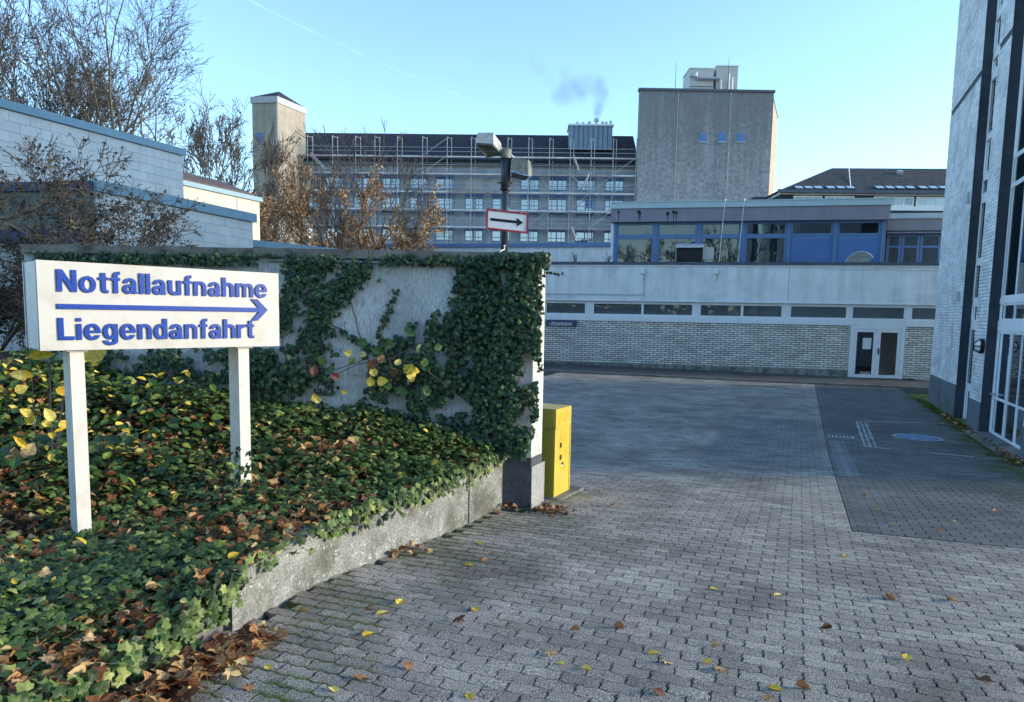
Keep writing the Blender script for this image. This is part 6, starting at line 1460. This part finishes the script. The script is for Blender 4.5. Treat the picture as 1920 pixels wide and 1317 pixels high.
def tree(name, label, cat, base, stems, seed, leafm=None, nleaf=0, lsize=.05, group=None, leafp=None, split=2, **kw):
    rng = random.Random(seed); t = thing(name, label, cat, base, group); segs = []; ends = []
    for (dx, dy, dz, L_, r, lvl) in stems: grow(rng, Vector(base), Vector((dx, dy, dz)).normalized(), L_, r, lvl, segs, ends, **kw)
    big = [s for s in segs if s[4] >= split]; small = [s for s in segs if s[4] < split]
    seg_mesh('trunk', big, M['bark'], t, 7); cr = seg_mesh('crown', small, M['twig'], t, 3)
    if leafm:
        pts = [s for s in segs if s[4] <= 1] if leafp is None else [s for s in segs if leafp(s)]; A = []
        for _ in range(nleaf):
            s = rng.choice(pts); f = rng.random(); p = s[0].lerp(s[1], f)+Vector((rng.gauss(0, lsize*.5), rng.gauss(0, lsize*.5), rng.gauss(0, lsize*.5)))
            A.append(orient((rng.gauss(0, 1), rng.gauss(0, 1), rng.gauss(0, 1)), rng.random()*6.28, lsize*rng.uniform(.6, 1.3), p, .7))
        V, Fc = inst(tri_leaf, tri_f, np.array(A)); bulk('leaves', V, Fc, leafm, parent=cr)
    print(name, len(segs)); return t
def gz(x, y): return (x, y, G(x, y)-.1)
# bare many stemmed tree above the block buildings
b1 = onY(215, 400, 36)
tree('bare_tree', 'tall many stemmed bare tree with dry seed clusters behind the taller block building', 'tree', (b1.x, 36, EYE-1), [(-.36, 0, 1, 7, .17, 5), (-.16, .1, 1, 7.5, .18, 5), (.02, 0, 1, 7, .18, 5), (.10, -.1, 1, 7.5, .15, 5), (.26, 0, 1, 6.5, .15, 5), (.40, .1, 1, 5.5, .13, 4)], 3,
     M['darkleaf'], 3600, .10, leafp=lambda s: s[4] <= 2, spread=.54, up=.17, kids=(2, 3), shrink=.66, bend=.11, minr=.010, thin=.62)
b1b = onY(120, 400, 40)
tree('bare_tree', 'bare tree between its two larger neighbours behind the taller block building', 'tree', (b1b.x, 40, EYE-1), [(-.3, 0, 1, 7, .16, 5), (-.05, .1, 1, 8, .17, 5), (.2, -.1, 1, 7, .15, 5), (.45, 0, 1, 6, .12, 4)], 19,
     M['darkleaf'], 2600, .10, leafp=lambda s: s[4] <= 2, spread=.5, up=.2, kids=(2, 3), shrink=.66, bend=.10, minr=.011, thin=.62)
b2 = onY(20, 400, 33)
tree('bare_tree', 'bare tree at the left border leaning over the blue parapet with dark dry leaves', 'tree', (b2.x-1, 33, EYE-1), [(-.25, 0, 1, 6, .16, 4), (.1, 0, 1, 6.5, .17, 5), (.42, -.1, 1, 5.5, .12, 4)], 9,
     M['darkleaf'], 2600, .10, leafp=lambda s: s[4] <= 2, spread=.5, up=.2, kids=(2, 3), shrink=.68, bend=.10, minr=.012, thin=.62)
for i, (px, top, seed, lab) in enumerate(((375, 150, 5, 'slender bare tree just right of the block building parapet'), (432, 170, 6, 'slender bare tree with fine upright twigs left of the stair tower'), (478, 262, 8, 'small bare tree in front of the slim stair tower'))):
    b = onY(px, 400, 48+i*3); hh = onY(px, top, 48+i*3).z+.5
    tree('slender_tree', lab, 'tree', (b.x, 48+i*3, -1.5), [(-.14, 0, 1, hh*.36, .14, 4), (.05, .1, 1, hh*.42, .15, 5), (.16, -.1, 1, hh*.34, .12, 4), (.3, .1, 1, hh*.3, .11, 4)], seed, M['darkleaf'], 700, .12, leafp=lambda s: s[4] <= 1, group='slender bare trees left of the stair tower', spread=.36, up=.30, kids=(2, 3), shrink=.62, bend=.07, minr=.02, thin=.6)
# autumn tree in the middle, low spreading
b3 = onY(683, 500, 36); K = 1.5
tree('autumn_tree', 'wide spreading tree with sparse orange leaves in front of the scaffolding', 'tree', (b3.x, 36, -.9), [(a*.95, b_, c, l_*K, r_*K, n_) for a, b_, c, l_, r_, n_ in [(-.9, 0, .75, 2.8, .06, 4), (-.6, .2, 1, 3.0, .06, 4), (-.3, 0, 1, 3.2, .065, 4), (-.05, .1, 1, 3.3, .07, 4), (.12, 0, 1, 3.3, .06, 4), (.35, .1, 1, 2.8, .06, 4), (.75, 0, .8, 2.4, .05, 4), (.95, .1, .5, 1.9, .045, 3), (-1.1, 0, .5, 2.5, .045, 3), (-.75, -.2, .9, 2.8, .05, 4), (-.45, .1, 1, 3.0, .05, 4)]], 12,
     M['orangeleaf'], 15000, .125, leafp=lambda s: s[4] <= 2 and (s[0].z < 6.9+2.2*math.sin(s[0].x*1.6+.6)+1.2*math.sin(s[0].y*3)), spread=.42, up=.22, kids=(2, 3), shrink=.64, bend=.07, minr=.012, thin=.6)
b4 = onY(548, 480, 42); K = 1.25
tree('russet_tree', 'dense russet leaved tree behind the cream building left of the autumn tree', 'tree', (b4.x, 42, -1.5), [(-.5, 0, 1, 3.6*K, .1, 4), (-.1, .2, 1, 4.0*K, .11, 4), (.25, 0, 1, 3.4*K, .1, 4), (.6, .1, .8, 2.6*K, .08, 4)], 21,
     M['orangeleaf'], 14000, .14, leafp=lambda s: s[4] <= 2, spread=.6, up=.12, kids=(2, 3), shrink=.68, bend=.12, minr=.012, thin=.6)
# shrub with bare arching branches at the left, before the low block building
b5 = onY(40, 560, 9.4)
tree('bare_shrub', 'large arching bare shrub with small dark leaves in front of the low block building', 'shrub', (b5.x-.5, 9.4, .7), [(-.2, 0, 1, 1.5, .030, 5), (.30, 0, 1, 1.6, .032, 5), (.75, .1, .9, 1.5, .028, 5), (.1, -.3, 1, 1.5, .03, 5), (.95, -.1, .6, 1.3, .024, 5), (.5, .2, .8, 1.4, .025, 5), (1.1, 0, .35, 1.2, .022, 5), (.9, .3, .8, 1.3, .022, 5)], 31,
     M['darkleaf'], 12000, .045, leafp=lambda s: s[4] <= 2, spread=.62, up=-.02, kids=(2, 3), shrink=.68, bend=.16, minr=.004, thin=.6)
tree('bare_shrub', 'dense tangled dark shrub against the dark window at the left edge', 'shrub', (onY(60, 560, 10.5).x, 10.5, .3), [(-.6, 0, .7, 1., .025, 4), (-.2, 0, 1, 1., .025, 4), (.5, 0, .8, 1., .025, 4), (.1, .2, 1, .9, .02, 4), (-.9, .1, .6, 1., .02, 4), (.8, 0, .9, 1.1, .02, 4), (1.1, .1, .8, 1.1, .02, 4), (.9, -.2, 1.2, 1.2, .02, 4)], 41,
     M['darkleaf'], 10000, .05, leafp=lambda s: s[4] <= 2, spread=.7, up=.0, kids=(2, 3), shrink=.7, bend=.18, minr=.0035, thin=.6)
# dark conifer at the far left
bx_ = onY(5, 190, 42); cf = thing('conifer', 'dark conifer crown showing at the left border behind the bare trees', 'tree', (bx_.x-1, 42, -1)); rng = random.Random(2)
part('trunk', MB().tube([(bx_.x-1, 42, -1), (bx_.x-1, 42, onY(5, 160, 42).z)], [.3, .05], 7), M['bark'], cf); A = []
ztop = onY(5, 160, 42).z
for _ in range(5200):
    f = rng.random()**.6; zz = ztop-f*6; rad = .3+f*3.2; an = rng.random()*6.28; r_ = rad*(.45+.55*rng.random())*(1+.15*math.sin(zz*6)); A.append(orient((rng.gauss(0, 1), rng.gauss(0, 1), rng.gauss(.4, 1)), rng.random()*6, rng.uniform(.15, .34), (bx_.x-1+r_*math.cos(an), 42+r_*math.sin(an), zz-.2*r_)))
V_, F_ = inst(tri_leaf, tri_f, np.array(A)); bulk('crown', V_, F_, M['conifer'], parent=cf)
# small weeds on the flat roof edge
for i, (px, lab) in enumerate(((1078, 'dry weed tuft on the low wing roof edge near the garden wall end'), (1140, 'dry weed tuft at the foot of the blue framed storey'))):
    m_ = MB(); base_ = FB.p(FB.U(px, 485, -1), -1, vRoof)
    for k in range(9): m_.tube([base_+Vector((random.gauss(0, .05), 0, 0)), base_+Vector((random.gauss(0, .12), random.gauss(0, .1), .25+R()*.4))], .012, 3)
    single('weed', m_, M['twig'], lab, 'weed', loc=tuple(base_))
# trees on the viewer's side of the court: they are what the far windows mirror
src = None
ROOTS = []
for i, (x, y) in enumerate(((2, -16), (9, -19), (-6, -20), (16, -17), (23, -22), (-14, -17))):
    if src is None:
        src = tree('lawn_tree', 'bare tree on the lawn behind the viewer, mirrored in the blue framed windows', 'tree', (x, y, 0), [(-.1, 0, 1, 4.2, .26, 5), (.3, .1, 1, 3.6, .18, 4), (-.4, .1, 1, 3.4, .16, 4)], 77, None, group='bare trees on the lawn side', spread=.6, up=.12, kids=(2, 3), shrink=.72, bend=.1, minr=.025, thin=.64)
    else:
        o = src.copy(); col.objects.link(o); o.location = (x, y, 0); o.rotation_euler = (0, 0, i*1.3); o.scale = (1, 1, 1)
        for ch in list(src.children): c = ch.copy(); col.objects.link(c); c.parent = o

hg = []  # leaf mass added out of view, darkens what the ribbon windows reflect
rng = random.Random(8)
for _ in range(9000): hg.append(orient((rng.gauss(0, 1), rng.gauss(.6, 1), rng.gauss(.3, 1)), rng.random()*6, rng.uniform(.2, .45), (rng.uniform(-30, 34), -12+rng.gauss(0, .7), G(0, -12)+rng.random()*(3.6+.7*math.sin(_*.01)))))
V_, F_ = inst(tri_leaf, tri_f, np.array(hg)); o = bulk('leafscreen', V_, F_, M['ivydark']); tag(o, 'unseen hedge along the lawn behind the viewer, mirrored in the low windows', 'leafscreen')
# ================================================================== smoke and contrail
sm = bpy.data.materials.new('smoke'); sm.use_nodes = True; n = sm.node_tree; N = n.nodes; L = n.links; N.remove(N['Principled BSDF'])
vol = N.new('ShaderNodeVolumePrincipled'); vol.inputs['Color'].default_value = (.34, .29, .28, 1); vol.inputs['Anisotropy'].default_value = .2
L.new(vol.outputs[0], N['Material Output'].inputs['Volume'])
geo = N.new('ShaderNodeNewGeometry'); nz = N.new('ShaderNodeTexNoise'); nz.inputs['Scale'].default_value = .45; nz.inputs['Detail'].default_value = 3; L.new(geo.outputs['Position'], nz.inputs['Vector'])
acc = None
SM = [(1119, 222, .45, 1), (1120, 213, .6, 1), (1122, 204, .7, .9), (1124, 196, .8, .9), (1126, 178, 1.1, .7), (1118, 163, 1.3, .6), (1100, 158, 1.3, .5), (1080, 165, 1.5, .42), (1062, 172, 1.6, .42), (1050, 180, 1.3, .35), (1090, 172, 1.3, .4), (1060, 142, 1.1, .22), (1030, 148, 1.0, .2), (1012, 132, 1.0, .18), (998, 120, .9, .18)]
for px, py, r_, amp in SM:
    c = onY(px, py, 93); vd = N.new('ShaderNodeVectorMath'); vd.operation = 'DISTANCE'; L.new(geo.outputs['Position'], vd.inputs[0]); vd.inputs[1].default_value = tuple(c)
    mr = N.new('ShaderNodeMapRange'); mr.interpolation_type = 'SMOOTHSTEP'; mr.inputs[1].default_value = 0; mr.inputs[2].default_value = r_*1.5; mr.inputs[3].default_value = amp; mr.inputs[4].default_value = 0; L.new(vd.outputs['Value'], mr.inputs[0])
    if acc is None: acc = mr.outputs[0]
    else: a = N.new('ShaderNodeMath'); a.operation = 'MAXIMUM'; L.new(acc, a.inputs[0]); L.new(mr.outputs[0], a.inputs[1]); acc = a.outputs[0]
nr2 = N.new('ShaderNodeMapRange'); nr2.inputs[1].default_value = .38; nr2.inputs[2].default_value = .65; nr2.inputs[3].default_value = .3; nr2.inputs[4].default_value = 1; L.new(nz.outputs[0], nr2.inputs[0])
a = N.new('ShaderNodeMath'); a.operation = 'MULTIPLY'; L.new(acc, a.inputs[0]); L.new(nr2.outputs[0], a.inputs[1]); b = N.new('ShaderNodeMath'); b.operation = 'MULTIPLY'; L.new(a.outputs[0], b.inputs[0]); b.inputs[1].default_value = .75; L.new(b.outputs[0], vol.inputs['Density'])
p0 = onY(985, 228, 93); p1 = onY(1145, 100, 93); mb = MB().box((p0.x, 90.5, p0.z), (p1.x, 95.5, p1.z)); o = single('smoke', mb, sm, 'thin greyish pink smoke drifting from the cowl on the plant room', 'smoke', loc=tuple((p0+p1)/2), kind='stuff')
o['kind'] = 'stuff'
ct = bpy.data.materials.new('contrail'); ct.use_nodes = True; n = ct.node_tree; N = n.nodes; L = n.links; N.remove(N['Principled BSDF'])
df = N.new('ShaderNodeBsdfTranslucent'); df.inputs[0].default_value = (1, 1, 1, 1); d2 = N.new('ShaderNodeBsdfDiffuse'); d2.inputs[0].default_value = (1, 1, 1, 1); ad = N.new('ShaderNodeAddShader'); L.new(df.outputs[0], ad.inputs[0]); L.new(d2.outputs[0], ad.inputs[1])
tr = N.new('ShaderNodeBsdfTransparent'); mx = N.new('ShaderNodeMixShader'); g = N.new('ShaderNodeNewGeometry'); nz = N.new('ShaderNodeTexNoise'); nz.inputs['Scale'].default_value = .006; L.new(g.outputs['Position'], nz.inputs['Vector'])
mr = N.new('ShaderNodeMapRange'); mr.inputs[1].default_value = .3; mr.inputs[2].default_value = .7; mr.inputs[3].default_value = .008; mr.inputs[4].default_value = .055; L.new(nz.outputs[0], mr.inputs[0]); L.new(mr.outputs[0], mx.inputs[0]); L.new(tr.outputs[0], mx.inputs[1]); L.new(ad.outputs[0], mx.inputs[2]); L.new(mx.outputs[0], N['Material Output'].inputs[0])
P_ = [onY(px, py, 5000) for px, py in ((430, -22), (500, 18), (600, 66), (700, 112), (780, 145), (880, 188))]
m_ = MB().tube(P_, [7, 7, 6, 5, 4, 1.5], 8); single('contrail', m_, ct, 'thin fading white contrail crossing the blue sky', 'contrail', loc=tuple(P_[0]), kind='stuff', smooth=True)
print('objects', len(bpy.data.objects), 'tris', sum(len(m.polygons) for m in bpy.data.meshes))
